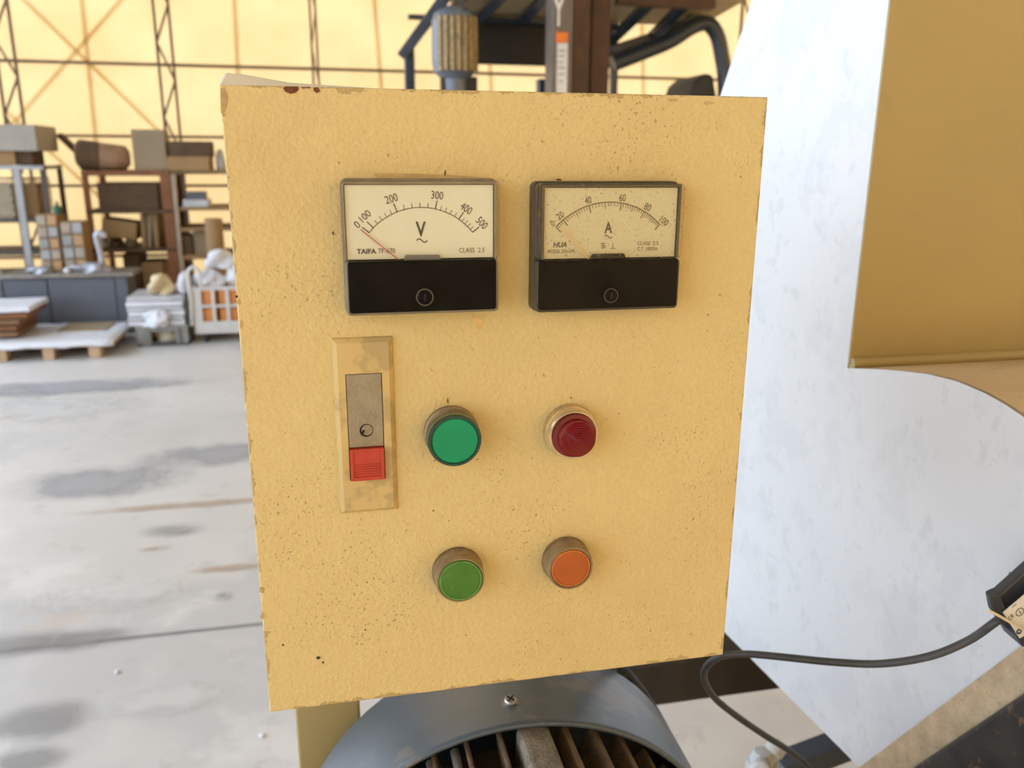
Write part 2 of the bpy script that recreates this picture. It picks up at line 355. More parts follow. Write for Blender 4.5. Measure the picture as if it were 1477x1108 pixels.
def spline(pts, n=8):
    pts = [V(p) for p in pts]; P = [pts[0] * 2 - pts[1]] + pts + [pts[-1] * 2 - pts[-2]]; out = []
    for i in range(1, len(P) - 2):
        p0, p1, p2, p3 = P[i - 1:i + 3]
        for k in range(n):
            t = k / n; out.append(0.5 * ((2 * p1) + (p2 - p0) * t + (2 * p0 - 5 * p1 + 4 * p2 - p3) * t * t + (3 * p1 - p0 - 3 * p2 + p3) * t ** 3))
    out.append(pts[-1]); return out
def text_mb(body, c, height, width=None, rot=0.0, bold=0.0, shear=0.0, U=V((1, 0, 0)), W=V((0, 0, 1))):
    """flat lettering centred on point c, in the plane spanned by U (reading direction) and W (up)"""
    cu = bpy.data.curves.new('lettering', 'FONT'); cu.body = body; cu.offset = bold; cu.shear = shear; cu.resolution_u = 3
    ob = bpy.data.objects.new('lettering', cu); col.objects.link(ob)
    bpy.context.view_layer.update()
    me = bpy.data.meshes.new_from_object(ob.evaluated_get(bpy.context.evaluated_depsgraph_get()))
    vs = [v.co.copy() for v in me.vertices]; fs = [tuple(p.vertices) for p in me.polygons]
    bpy.data.objects.remove(ob); bpy.data.curves.remove(cu); bpy.data.meshes.remove(me)
    x0 = min(v.x for v in vs); x1 = max(v.x for v in vs); y0 = min(v.y for v in vs); y1 = max(v.y for v in vs)
    sy = height / max(1e-6, y1 - y0); sx = width / (x1 - x0) if width else sy
    cr, sr = math.cos(rot), math.sin(rot); c = V(c); mb = MB(); mb.keep = True
    out = []
    for v in vs:
        a = (v.x - (x0 + x1) / 2) * sx; b = (v.y - (y0 + y1) / 2) * sy
        out.append(c + U * (a * cr - b * sr) + W * (a * sr + b * cr))
    return mb.add(out, fs)

# ================================================================ SETTING
YW = 8.6; XL = -4.2; XR = 7.0; YF = -6.0; HZ = 4.6
fl = MB().box(-40, 12, -14, 14, -0.2, 0.0).build('floor', 'floor'); tag(fl, kind='structure')
# the saw-cut joint in the slab
j = MB().bar(V((-4.2, 2.035, 0.0005)), V((7, 2.05, 0.0005)), 0.016, 0.002).build('slab_joint', mat('slab_joint_fill', (0.27, 0.265, 0.255), 0.9), fl)
def stain_mat(name, c, amt):
    m = bpy.data.materials.new(name); m.use_nodes = True; nt = m.node_tree; n = nt.nodes; l = nt.links; b = n['Principled BSDF']
    b.inputs['Base Color'].default_value = (*c, 1); b.inputs['Roughness'].default_value = 0.35
    tc = n.new('ShaderNodeTexCoord'); gr = n.new('ShaderNodeTexGradient'); gr.gradient_type = 'SPHERICAL'
    mp = n.new('ShaderNodeMapping'); mp.inputs['Location'].default_value = (-1, -1, 0); mp.inputs['Scale'].default_value = (2, 2, 0)
    l.new(tc.outputs['Generated'], mp.inputs['Vector']); l.new(mp.outputs[0], gr.inputs[0])
    nz = n.new('ShaderNodeTexNoise'); nz.inputs['Scale'].default_value = 7; nz.inputs['Detail'].default_value = 5; l.new(tc.outputs['Object'], nz.inputs['Vector'])
    ml = n.new('ShaderNodeMath'); ml.operation = 'MULTIPLY'; l.new(gr.outputs['Fac'], ml.inputs[0]); l.new(nz.outputs['Fac'], ml.inputs[1])
    r = n.new('ShaderNodeMapRange'); r.interpolation_type = 'SMOOTHSTEP'; r.inputs['From Min'].default_value = 0.03; r.inputs['From Max'].default_value = 0.42; r.inputs['To Max'].default_value = amt; l.new(ml.outputs[0], r.inputs['Value'])
    tr = n.new('ShaderNodeBsdfTransparent'); mx = n.new('ShaderNodeMixShader'); l.new(r.outputs[0], mx.inputs[0]); l.new(tr.outputs[0], mx.inputs[1]); l.new(b.outputs[0], mx.inputs[2])
    l.new(mx.outputs[0], n['Material Output'].inputs['Surface']); return m
SM = [stain_mat('damp_grey_stain', (0.45, 0.465, 0.49), 0.9), stain_mat('rust_stain', (0.56, 0.42, 0.31), 0.6), stain_mat('oily_stain', (0.36, 0.36, 0.355), 0.55), stain_mat('pale_scuff', (0.80, 0.80, 0.78), 0.7)]
for i, (px_, py_, wx_, wy_, k_) in enumerate(((150, 695, 0.95, 0.55, 0), (330, 655, 1.1, 0.45, 0), (60, 590, 1.6, 0.8, 3), (110, 925, 0.50, 0.16, 2), (20, 930, 0.5, 0.2, 2), (225, 792, 0.16, 0.06, 1), (330, 820, 0.34, 0.07, 1), (260, 730, 1.2, 0.10, 1), (250, 765, 0.34, 0.18, 2), (60, 1040, 0.34, 0.22, 2), (320, 860, 0.12, 0.1, 2), (230, 1010, 0.5, 0.2, 3), (40, 1100, 0.25, 0.15, 2), (150, 860, 0.8, 0.3, 3), (90, 560, 2.2, 0.5, 0))):
    p_ = PZ(px_, py_, 0); z_ = 0.0008 + 0.0003 * i
    MB().add([(p_.x - wx_ / 2, p_.y - wy_ / 2, z_), (p_.x + wx_ / 2, p_.y - wy_ / 2, z_), (p_.x + wx_ / 2, p_.y + wy_ / 2, z_), (p_.x - wx_ / 2, p_.y + wy_ / 2, z_)], [(0, 1, 2, 3)]).build('floor_stain', SM[k_], fl)
def wallsheet(name, a, b):
    mb = MB(); a = V(a); b = V(b); mb.add([a, b, b + V((0, 0, HZ)), a + V((0, 0, HZ))], [(0, 1, 2, 3)])
    return tag(mb.build(name, 'membrane'), kind='structure')
wb = wallsheet('wall_back', (XL, YW, 0), (XR, YW, 0))
wallsheet('wall_right', (XR, YW, 0), (XR, YF, 0))
wallsheet('wall_front', (XL, YF, 0), (XR, YF, 0))
tag(MB().box(XL - 0.4, XR + 0.2, YF - 0.2, YW + 0.2, HZ, HZ + 0.08).build('ceiling', 'roof'), kind='structure')
# bands of double fabric, and strips imitating shadows of outer braces on the sheeting
yb = YW - 0.012
def zat(px, py, y): return PY(px, py, y)
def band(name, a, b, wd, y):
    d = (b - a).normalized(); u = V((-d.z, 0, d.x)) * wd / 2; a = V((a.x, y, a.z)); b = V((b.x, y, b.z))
    MB().add([a - u, b - u, b + u, a + u], [(0, 1, 2, 3)]).build(name, 'dim_band', wb)
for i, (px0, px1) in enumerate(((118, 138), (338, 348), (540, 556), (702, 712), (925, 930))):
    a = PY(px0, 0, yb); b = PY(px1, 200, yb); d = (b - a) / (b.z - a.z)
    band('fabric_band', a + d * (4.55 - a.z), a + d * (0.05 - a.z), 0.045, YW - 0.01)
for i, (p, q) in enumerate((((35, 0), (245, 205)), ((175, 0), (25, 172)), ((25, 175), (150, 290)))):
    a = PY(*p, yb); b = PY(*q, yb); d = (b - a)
    band('brace_shadow', a - d * 0.15, b + d * (0.1 if i < 2 else 0), 0.04, YW - 0.016 - 0.004 * i)
# girts
for z in (PY(232, 93, 8.5).z, PY(232, 197, 8.5).z, PY(232, 268, 8.5).z, 0.45, 3.15, 4.2):
    MB().bar(V((XL, 8.53, z)), V((XR, 8.53, z)), 0.05, 0.026).build('girt', 'girt', wb)
# lattice columns
def lattice(x, y, wdt):
    root = tag(MB().bar(V((x - wdt / 2, y, 0)), V((x - wdt / 2, y, 4.58)), 0.022, 0.03).build('lattice_column', 'girt'), kind='structure')
    MB().bar(V((x + wdt / 2, y, 0)), V((x + wdt / 2, y, 4.58)), 0.022, 0.03).build('chord', 'girt', root)
    k = 0; z = 0.1
    while z < 4.3:
        s = 1 if k % 2 else -1
        MB().bar(V((x - s * wdt / 2, y, z)), V((x + s * wdt / 2, y, z + 0.33)), 0.012, 0.02).build('lacing_bar', 'girt', root); z += 0.33; k += 1
    return root
for px, wd in ((10, 0.15), (240, 0.13), (455, 0.05)):
    c = PY(px, 95, 8.42); lattice(c.x, 8.42, wd)
for x in (4.5, 5.8): lattice(x, 8.42, 0.13)

# ================================================================ CONTROL CABINET
ZT = 1.40 + 0.02876; ZB = ZT - 0.30256
cab = thing('control_cabinet', (0.125, 0.09, ZB), 'cream painted electrical control cabinet with two meters, switch and four round lamps and buttons', 'control cabinet')
mb = MB(); mb.box(0.0, 0.25, 0.0, 0.0016, ZB, ZT)
mb.box(0.0, 0.0016, 0.0016, 0.018, ZB, ZT); mb.box(0.2484, 0.25, 0.0016, 0.018, ZB, ZT); mb.box(0.0016, 0.2484, 0.0016, 0.018, ZT - 0.0016, ZT); mb.box(0.0016, 0.2484, 0.0016, 0.018, ZB, ZB + 0.0016)
mb.build('door_panel', 'paint', cab, bevel=0.0007)
MB().box(0.004, 0.246, 0.019, 0.29, ZB + 0.004, ZT - 0.004).build('body', 'sidepaint', cab, bevel=0.002)
MB().box(0.003, 0.247, 0.014, 0.021, ZB + 0.003, ZT - 0.003).build('door_gasket', 'dark', cab)
for z in (ZB + 0.05, ZT - 0.05): MB().tube([(0.2475, 0.02, z - 0.012), (0.2475, 0.02, z + 0.012)], 0.0022).build('hinge', 'steel', cab)

def decal(name, m, pts, y=-0.00025, parent=cab):
    mb = MB(); q = [PY(a, b, y) for a, b in pts]
    mb.prism(q, (0, 0.0003, 0)); return mb.build(name, m, parent)
def blobpts(cx, cy, rx, ry, n=16, seed=0, j=0.3):
    r = random.Random(seed); return [(cx + rx * math.cos(6.283 * k / n) * (1 + r.uniform(-j, j)), cy + ry * math.sin(6.283 * k / n) * (1 + r.uniform(-j, j))) for k in range(n)]
decal('rust_chip', 'rust', [(408, 126.5), (412, 124.3), (430, 124.6), (431, 129), (427, 133.5), (419, 135.5), (411, 132)])
decal('rust_chip', 'rust', [(452, 126.2), (459, 125.8), (462, 131.5), (457, 134.5), (452.5, 131)])
decal('rust_chip', 'rust', [(434, 125.6), (448, 125.6), (446, 127.6), (441, 126.8), (437, 128)])
decal('bare_patch', mat('bare_primer', (0.45, 0.32, 0.13), 0.8, var=0.15, scale=300), [(317.5, 128), (323, 126), (329, 140), (327, 150), (324, 160), (321, 165), (318.5, 163)])
decal('grime_smear', 'grime', [(539, 250), (560, 249.4), (640, 251.5), (712, 257), (714, 261), (600, 261), (545, 258)])
decal('drip_stain', 'stain', [(681, 459), (697, 457), (694, 470), (691, 478), (687, 470)])
for i, (x, y, rx, ry) in enumerate(((459, 949.5, 2.6, 2.4), (466, 956, 1.7, 1.5), (408, 931, 1.3, 1.5), (527, 909, 1.2, 1.1), (642, 250, 1.0, 4.5), (646, 578, 0.7, 4.0), (480, 336, 1.2, 2.2), (481, 338, 0.9, 1.6), (824, 574, 1.3, 0.9), (806, 259, 4.5, 1.4), (341, 428, 2.2, 2.0), (625, 737, 1.2, 0.9))):
    decal('dirt_speck', 'speck', blobpts(x, y, rx, ry, 9, i))
for i, (x, y, rx, ry) in enumerate(((377.5, 851, 4, 5), (378.5, 889, 3, 4), (344, 436, 3, 4), (348, 468, 2.5, 6), (1023, 148.5, 7, 3), (971, 144.6, 8, 2.5))):
    decal('paint_chip', 'grime', blobpts(x, y, rx, ry, 12, i + 40))

# ---- meters -------------------------------------------------------
def rect_px(pts, y):
    q = [PY(a, b, y) for a, b in pts]
    return ((q[0].x + q[3].x) / 2, (q[1].x + q[2].x) / 2, (q[2].z + q[3].z) / 2, (q[0].z + q[1].z) / 2)
def circ(pts):
    A = np.array([[2 * a, 2 * b, 1] for a, b in pts]); bb = np.array([a * a + b * b for a, b in pts])
    s = np.linalg.lstsq(A, bb, rcond=None)[0]; return s[0], s[1], math.sqrt(s[2] + s[0] ** 2 + s[1] ** 2)
YD = -0.0102   # dial plane
def meter(name, label, zoom, front, split, dialbox, majors, outward, rimmat, blackmat, dialmat, inkmat, clearmat, prints, needle, needlemat, trap, screw, minor, midlong):
    ox, oy, zf = zoom
    def zp(zx, zy, y=YD - 0.0003): 
        p = PY(ox + zx / zf, oy + zy / zf, y); return (p.x, p.z)
    unit = 0.388 / F / zf * 0.97
    yfr = -0.0155
    x0, x1, z0, z1 = rect_px([(ox + a / zf, oy + b / zf) for a, b in front], yfr)
    zs = sum(PY(ox + a / zf, oy + b / zf, yfr).z for a, b in split) / 2
    # housing: flange on the panel, the tray under the dial
    mb = MB(); mb.rrect(x0 - 0.0006, x1 + 0.0006, z0 - 0.0006, z1 + 0.0006, 0.0004, -0.0066, 0.003)
    mb.rrect(x0, x1, z0, zs - 0.0003, -0.006, yfr + 0.0022, 0.002)
    house = mb.build(name, rimmat, cab, bevel=0.0006); house['label'] = label
    # black lower cover
    MB().rrect(x0 + 0.0010, x1 - 0.0014, z0 + 0.0013, zs - 0.0002, -0.006, yfr + 0.0006, 0.0012).build('lower_cover', blackmat, house, bevel=0.0005)
    # dial
    dx0, dx1, dz0, dz1 = rect_px([(ox + a / zf, oy + b / zf) for a, b in dialbox], YD)
    MB().box(dx0, dx1, -0.006, YD, zs + 0.0003, dz1).build('dial', dialmat, house)
    # clear cover: four walls and a front pane
    g = MB(); g.rrect(x0, x1, zs - 0.0001, z1, -0.0066, yfr, 0.0022)
    g.build('clear_cover', clearmat, house, bevel=0.001, seg=3)
    fr = MB()   # the inner shoulder of the cover reads as a thin frame around the dial
    t = 0.0011; xi0, xi1, zi1 = dx0 - 0.0004, dx1 + 0.0004, dz1 + 0.0004
    fr.box(xi0 - t, xi0, -0.0066, -0.0115, zs, zi1 + t); fr.box(xi1, xi1 + t, -0.0066, -0.0115, zs, zi1 + t); fr.box(xi0, xi1, -0.0066, -0.0115, zi1, zi1 + t)
    fr.build('inner_frame', rimmat, house)
    # scale
    P = {k: zp(*p) for k, p in majors}
    cx, cz, r = circ(list(P.values()) + [zp(*p) for p in outward['arc']])
    ang = {k: math.atan2(p[1] - cz, p[0] - cx) for k, p in P.items()}
    ks = sorted(P); sgn = outward['sgn']; yk = YD - 0.0002
    sc_ = MB(); a0, a1 = ang[ks[0]], ang[ks[-1]]
    sc_.ribbon([(cx + r * math.cos(a0 + (a1 - a0) * i / 60), cz + r * math.sin(a0 + (a1 - a0) * i / 60)) for i in range(61)], unit * outward['lw'], yk)
    def tick(a, ln, wd): sc_.ribbon([(cx + r * math.cos(a), cz + r * math.sin(a)), (cx + (r + sgn * ln) * math.cos(a), cz + (r + sgn * ln) * math.sin(a))], wd, yk)
    for k in ks: tick(ang[k], unit * 54, unit * 6.5)
    for i in range(len(ks) - 1):
        if i == 0 and outward.get('skip0'): continue
        mn = outward.get('minor0', minor) if i == 0 else minor
        for q in range(1, mn):
            a = ang[ks[i]] + (ang[ks[i + 1]] - ang[ks[i]]) * q / mn
            tick(a, unit * (45 if (midlong and q * 2 == minor) else 29), unit * (4.5 if midlong and q * 2 == minor else 3.6))
    sc_.keep = True; sc_.build('scale_marks', inkmat, house)
    for nm, body, (zx, zy), hgt, wid, rot, bold, shear in prints:
        p = zp(zx, zy); rr = math.radians(rot)
        text_mb(body, (p[0], yk, p[1]), hgt * unit * (1.12 if nm == 'numeral' else 1.06), wid * unit * (1.0 if nm == 'numeral' else 1.04) if wid else None, rr, bold, shear).build(nm, inkmat, house)
    # wave under the letter
    wv = outward['wave']; pts = []
    for i in range(17):
        t_ = i / 16; pts.append(zp(wv[0] - wv[2] / 2 + wv[2] * t_, wv[1] - 11 * math.sin(2 * math.pi * t_)))
    w_ = MB(); w_.ribbon(pts, unit * 7, yk); w_.keep = True; w_.build('wave_symbol', inkmat, house)
    for strokes in outward.get('extra', []):
        e = MB(); e.keep = True
        for s in strokes: e.ribbon([zp(*q) for q in s], unit * 4, yk)
        e.build('dial_symbol', inkmat, house)
    # needle, pivot cover
    nb = MB(); a = zp(*needle[0], YD - 0.002); b = zp(*needle[1], YD - 0.002)
    nb.bar(V((a[0], YD - 0.0016, a[1])), V((b[0], YD - 0.0016, b[1])), unit * 6.5, 0.0004, V((0, 1, 0))); nb.build('needle', needlemat, house)
    tp = [zp(*q, YD - 0.002) for q in trap]; MB().prism([(a, YD - 0.0022, b) for a, b in tp], (0, 0.0018, 0)).build('pivot_cover', blackmat if rimmat == 'olivedark' else 'slatepiv', house)
    # zero-adjust screw in a ring
    s = PY(ox + screw[0] / zf, oy + screw[1] / zf, yfr); R_ = screw[2] * unit
    MB().lathe([(R_ * 1.08, 0.0), (R_ * 1.08, 0.0012), (R_ * 0.93, 0.0012), (R_ * 0.93, 0.0004)], (s.x, yfr + 0.0004, s.z), n=40).build('screw_ring', 'olivedark', house)
    MB().lathe([(R_ * 0.86, 0.0), (R_ * 0.86, 0.0009), (R_ * 0.72, 0.0013)], (s.x, yfr + 0.0003, s.z), n=40).build('adjust_screw', blackmat, house)
    MB().bar(V((s.x - R_ * 0.04, yfr - 0.00115, s.z - R_ * 0.42)), V((s.x + R_ * 0.05, yfr - 0.00115, s.z + R_ * 0.40)), R_ * 0.25, 0.0003, V((0, 1, 0))).build('screw_slot', 'dark', house)
    return house
M['slatepiv'] = mat('grey_pivot_cover', (0.12, 0.12, 0.10), 0.5)
vm = meter('voltmeter', 'voltmeter with clear cover, red needle at zero and glossy black lower half', (470, 230, 4.431),
    [(100, 138), (1112, 132), (1112, 975), (138, 1010)], [(122, 652), (1105, 640)], [(120, 166), (1068, 160), (1068, 640), (135, 648)],
    [(0, (278, 470)), (100, (303, 437)), (200, (455, 335)), (300, (700, 318)), (400, (850, 383)), (500, (938, 466))],
    dict(sgn=1, lw=4.5, arc=[(600, 308), (380, 372), (780, 343)], wave=(614, 519, 70), skip0=True),
    'olive', 'black', 'dial', 'ink', 'clear',
    [('numeral', '0', (199, 417), 42, 26, 40, 0, 0), ('numeral', '100', (250, 362), 40, 74, 42, 0, 0), ('numeral', '200', (418, 250), 44, 78, 17, 0, 0), ('numeral', '300', (712, 229), 44, 76, -5, 0, 0),
     ('numeral', '400', (898, 313), 44, 76, -35, 0, 0), ('numeral', '500', (998, 406), 44, 76, -45, 0, 0),
     ('unit_letter', 'V', (607, 446), 90, 62, 0, 0.02, 0), ('maker_lettering', 'TAIFA', (260, 588), 30, 116, 0, 0.03, 0), ('type_lettering', 'TF-670', (388, 584), 28, 104, 0, 0, 0), ('class_lettering', 'CLASS  2.5', (933, 580), 28, 160, 0, 0, 0)],
    ((222, 448), (467, 643)), 'red_needle', [(510, 613), (725, 611), (738, 642), (498, 646)], (632, 880, 52), 5, False)
am = meter('ammeter', 'dusty ammeter with faded orange needle and brown-black lower half', (750, 240, 4.819),
    [(118, 112), (1152, 122), (1112, 985), (135, 1030)], [(125, 655), (1125, 643)], [(172, 146), (1092, 152), (1075, 636), (165, 652)],
    [(0, (247, 420)), (20, (305, 377)), (40, (480, 270)), (60, (705, 255)), (80, (863, 318)), (100, (975, 402))],
    dict(sgn=-1, lw=6, arc=[(600, 246)], wave=(614, 489, 52), minor0=4, extra=[[[(562, 538), (597, 538)], [(562, 552), (597, 552)], [(562, 566), (597, 566)], [(578, 530), (578, 574)]], [[(628, 571), (664, 571)], [(646, 571), (646, 532)]]]),
    'olivedark', 'brownblack', 'dialdusty', 'inkfaded', 'clear_dusty',
    [('numeral', '0', (226, 397), 42, 22, 38, 0, 0), ('numeral', '20', (279, 342), 42, 50, 33, 0, 0), ('numeral', '40', (474, 236), 44, 48, 12, 0, 0), ('numeral', '60', (714, 218), 46, 48, -3, 0, 0),
     ('numeral', '80', (889, 283), 46, 50, -24, 0, 0), ('numeral', '100', (1003, 380), 44, 68, -38, 0, 0),
     ('unit_letter', 'A', (615, 425), 78, 56, 0, 0.025, 0), ('maker_lettering', 'HUA', (278, 545), 36, 98, 0, 0.03, 0.25), ('trademark_ring', 'o', (345, 522), 12, 12, 0, 0, 0), ('model_lettering', 'MODEL DH-670', (287, 591), 24, 190, 0, 0, 0), ('class_lettering', 'CLASS  2.5', (890, 534), 26, 155, 0, 0, 0), ('ratio_lettering', 'C.T. 100/5A', (886, 573), 26, 148, 0, 0, 0)],
    ((290, 432), (478, 645)), 'yel_needle', [(508, 611), (722, 606), (735, 632), (496, 636)], (630, 897, 50), 10, True)

# ---- breaker switch -----------------------------------------------
YS = -0.0028
fx0, fx1, fz0, fz1 = rect_px([(478, 487), (567, 484), (574, 735), (489, 740)], 0.0)
ix0, ix1, iz0, iz1 = rect_px([(498, 540), (551, 538), (556, 690), (505, 694)], YS)
fm = MB()
def loop(x0, x1, z0, z1, y): return [(x0, y, z0), (x1, y, z0), (x1, y, z1), (x0, y, z1)]
L0 = loop(fx0, fx1, fz0, fz1, 0.0003); b_ = 0.0024
L1 = loop(fx0 + 0.0006, fx1 - 0.0006, fz0 + 0.0006, fz1 - 0.0006, -0.0013); L2 = loop(fx0 + b_, fx1 - b_, fz0 + b_, fz1 - b_, YS); L3 = loop(ix0, ix1, iz0, iz1, YS); L4 = loop(ix0, ix1, iz0, iz1, 0.0003)
vs_ = L0 + L1 + L2 + L3 + L4
fs_ = [(a * 4 + k, a * 4 + (k + 1) % 4, (a + 1) * 4 + (k + 1) % 4, (a + 1) * 4 + k) for a in range(4) for k in range(4)]
fm.add(vs_, fs_)
brk = fm.build('breaker_switch', 'amber_plastic', cab); brk['label'] = 'yellowed plastic switch frame with grey plate and red toggle'
MB().box(ix0 - 0.0005, ix1 + 0.0005, -0.0002, 0.0002, iz0 - 0.0005, iz1 + 0.0005).build('slot_back', 'dark', brk)
gz = (PY(527, 645, YS).z)
MB().box(ix0 + 0.0003, ix1 - 0.0003, -0.0002, YS + 0.0001, gz, iz1 - 0.0003).build('switch_plate', 'greyplate', brk, bevel=0.0003)
hc = PY(528.5, 621, YS)
MB().lathe([(0.0032, 0), (0.0032, 0.0002)], (hc.x, YS + 0.0001, hc.z), n=28).build('screw_hole', 'dark', brk)
MB().lathe([(0.0026, 0), (0.0026, 0.0003), (0.0012, 0.0004)], (hc.x + 0.0003, YS + 0.0001, hc.z + 0.0002), n=28).build('plate_screw', 'greyplate', brk)
MB().bar((hc.x - 0.0022, YS - 0.0005, hc.z - 0.0020), (hc.x - 0.0012, YS - 0.0005, hc.z + 0.0004), 0.0010, 0.0004, V((0, 1, 0))).build('screw_slot', 'dark', brk)
tg = MB(); ty = YS - 0.0022; tz0 = iz0 + 0.0004; tz1 = gz - 0.0004; tx0, tx1 = ix0 + 0.0004, ix1 - 0.0004
tg.box(tx0, tx1, 0, ty + 0.0007, tz0, tz1)
tg.box(tx0, tx0 + 0.0016, ty + 0.0007, ty, tz0, tz1); tg.box(tx1 - 0.0016, tx1, ty + 0.0007, ty, tz0, tz1); tg.box(tx0 + 0.0016, tx1 - 0.0016, ty + 0.0007, ty, tz1 - 0.0013, tz1); tg.box(tx0 + 0.0016, tx1 - 0.0016, ty + 0.0007, ty, tz0, tz0 + 0.0018)
tgo = tg.build('toggle', 'redswitch', brk, bevel=0.0002); tgo['label'] = 'red ridged toggle'
rb = MB()
for k in range(5): rb.box(tx0 + 0.0022, tx1 - 0.0022, ty + 0.0008, ty + 0.0003, tz0 + 0.0026 + k * 0.0012, tz0 + 0.0032 + k * 0.0012)
# ridges are too fine to pick apart singly
rb.build('grip_ridges', 'redswitch', brk)

# ---- lamps and push buttons ---------------------------------------
def at_front(px, py, p): q = PY(px, py, -p); return q.x, q.z
x, z = at_front(656.5, 636.5, 0.0155)
pl = MB().lathe([(0.0128, 0), (0.0134, 0.0015), (0.0134, 0.0045), (0.0127, 0.005), (0.0127, 0.0085), (0.0131, 0.009), (0.0131, 0.0098)], (x, 0.0003, z), n=80).build('green_pilot_lamp', 'brassdark', cab)
pl['label'] = 'emerald green flat-faced pilot lamp with dark rim'
MB().lathe([(0.0128, 0.0096), (0.0129, 0.0145), (0.0124, 0.0158), (0.0112, 0.0158), (0.0110, 0.0150)], (x, 0, z), n=80).build('lens_rim', 'greenrim', pl)
MB().lathe([(0.0110, 0.0140), (0.0110, 0.0153), (0.0106, 0.0156)], (x, 0, z), n=72).build('lens', 'greencap', pl)
x, z = at_front(829.5, 629.5, 0.0115)
rl = MB().lathe([(0.0136, 0), (0.0136, 0.0045), (0.0132, 0.0052), (0.0128, 0.0052), (0.0126, 0.0092), (0.0121, 0.0100), (0.0115, 0.0100), (0.0113, 0.009)], (x, 0.0003, z), n=140, knurl=(0, 1), kd=0.0005).build('red_pilot_lamp', 'chrome', cab)
rl['label'] = 'ruby red stepped pilot lamp in a knurled chrome ring'
MB().lathe([(0.0113, 0.0085), (0.0113, 0.0100), (0.0108, 0.0112), (0.0092, 0.0118)], (x, 0, z), n=72).build('lens_base', 'redlens_base', rl)
prof = [(0.0092, 0.0112), (0.0090, 0.0165)]
r_, h_ = 0.0084, 0.0168
for k in range(7):
    prof += [(r_, h_), (r_ - 0.0003, h_ + 0.0005)]; r_ -= 0.00105; h_ += 0.00042
prof += [(0.0008, h_ + 0.0001)]
MB().lathe(prof, (x, 0, z), n=72).build('lens', 'redlens', rl)
x, z = at_front(664.6, 838.0, 0.0118)
gb = MB().lathe([(0.0131, 0), (0.0131, 0.0028), (0.0126, 0.0034), (0.0124, 0.0095), (0.0119, 0.0118), (0.0112, 0.0118), (0.0110, 0.0105)], (x, 0.0003, z), n=140, knurl=(0, 1), kd=0.0005).build('green_push_button', 'brassdark', cab)
gb['label'] = 'leaf green scuffed push button in a dull knurled ring'
MB().lathe([(0.0109, 0.0095), (0.0109, 0.0117), (0.0107, 0.0121), (0.0098, 0.0121), (0.0097, 0.0118)], (x, 0, z), n=72).build('cap_rim', 'greenbtn_rim', gb)
MB().lathe([(0.0097, 0.0100), (0.0097, 0.0119), (0.0093, 0.0121)], (x, 0, z), n=72).build('cap', 'greenbtn', gb)
x, z = at_front(823.8, 820.7, 0.0118)
ob = MB().lathe([(0.0128, 0), (0.0128, 0.0030), (0.0124, 0.0036), (0.0122, 0.0095), (0.0117, 0.0118), (0.0108, 0.0118), (0.0106, 0.0100)], (x, 0.0003, z), n=140, knurl=(0, 1), kd=0.0005).build('orange_push_button', 'brassdark', cab)
ob['label'] = 'burnt orange push button in a dull knurled ring'
MB().lathe([(0.0105, 0.0090), (0.0105, 0.0113), (0.0102, 0.0118), (0.0094, 0.0118), (0.0093, 0.0115)], (x, 0, z), n=72).build('cap_rim', 'orangebtn_rim', ob)
MB().lathe([(0.0093, 0.0095), (0.0093, 0.0115), (0.0089, 0.0117)], (x, 0, z), n=72).build('cap', 'orangebtn', ob)

# cream cover sheet lying on the cabinet top, its raised end over the corner
ly = 0.05
base = ZT - 0.0045
e0 = PY(317, 108, ly); e1 = PY(352, 110, ly); e2 = PY(418, 122, ly)
top = [(0.006, base), (0.2, base), (0.2, base + 0.002), (e2.x, max(e2.z, base + 0.002)), (e1.x, e1.z), (e0.x + 0.0035, e0.z), (e0.x, e0.z - 0.006)]
tag(MB().prism([(a, ly - 0.012, b) for a, b in top], (0, 0.09, 0)).build('plastic_cover', mat('pale_cream_plastic', (0.66, 0.6, 0.46), 0.6), None, bevel=0.001), 'pale cream plastic cover lying curled on top of the control cabinet', 'cover')

# ================================================================ STAND, MOTOR
# square post that carries the cabinet
a = PY(428, 1060, 0.225); b = PY(521, 1060, 0.225)
st = thing('cabinet_stand', ((a.x + b.x) / 2, 0.25, 0), 'tan painted square post standing under the control cabinet', 'stand')
MB().box(a.x, b.x, 0.225, 0.275, 0.01, ZB + 0.0045).build('post', 'tan', st, bevel=0.002)
MB().box(a.x - 0.04, b.x + 0.04, 0.22, 0.34, 0.0, 0.012).build('foot_plate', 'tan', st, bevel=0.002)
# motor with its cowl
def circ3(pts, y):
    q = [PY(a, b, y) for a, b in pts]; cx, cz, r = circ([(p.x, p.z) for p in q]); return V((cx, y, cz)), r
yr, yf = 0.20, 0.065
cF, rF = circ3([(577, 1108), (726, 1051), (770, 1045), (835, 1043), (900, 1056), (943, 1073), (980, 1106)], yf)
cR, rR = circ3([(469, 1108), (531, 1015), (878, 969), (984, 1108)], yr)
mot = thing('electric_motor', (cF.x, 0.05, 0.62), 'blue-grey electric motor with open cowl and brown cooling fins below the cabinet', 'motor')
def ring(c, r, n=72): return [V((c.x + r * math.cos(2 * math.pi * k / n), c.y, c.z + r * math.sin(2 * math.pi * k / n))) for k in range(n)]
def loft(mb, rings, n=72, cap=False):
    vs = [p for q in rings for p in q]; fs = []
    for j in range(len(rings) - 1):
        for k in range(n):
            k2 = (k + 1) % n; fs.append((j * n + k, j * n + k2, (j + 1) * n + k2, (j + 1) * n + k))
    mb.add(vs, fs, True)
    if cap: mb.add(rings[-1], [tuple(range(n))])
rings = []
for t in (0.0, 0.04, 0.25, 0.5, 0.75, 0.93, 1.0):
    c = cF.lerp(cR, t); r = rF + (rR - rF) * (t ** 0.85)
    rings.append(ring(c, r))
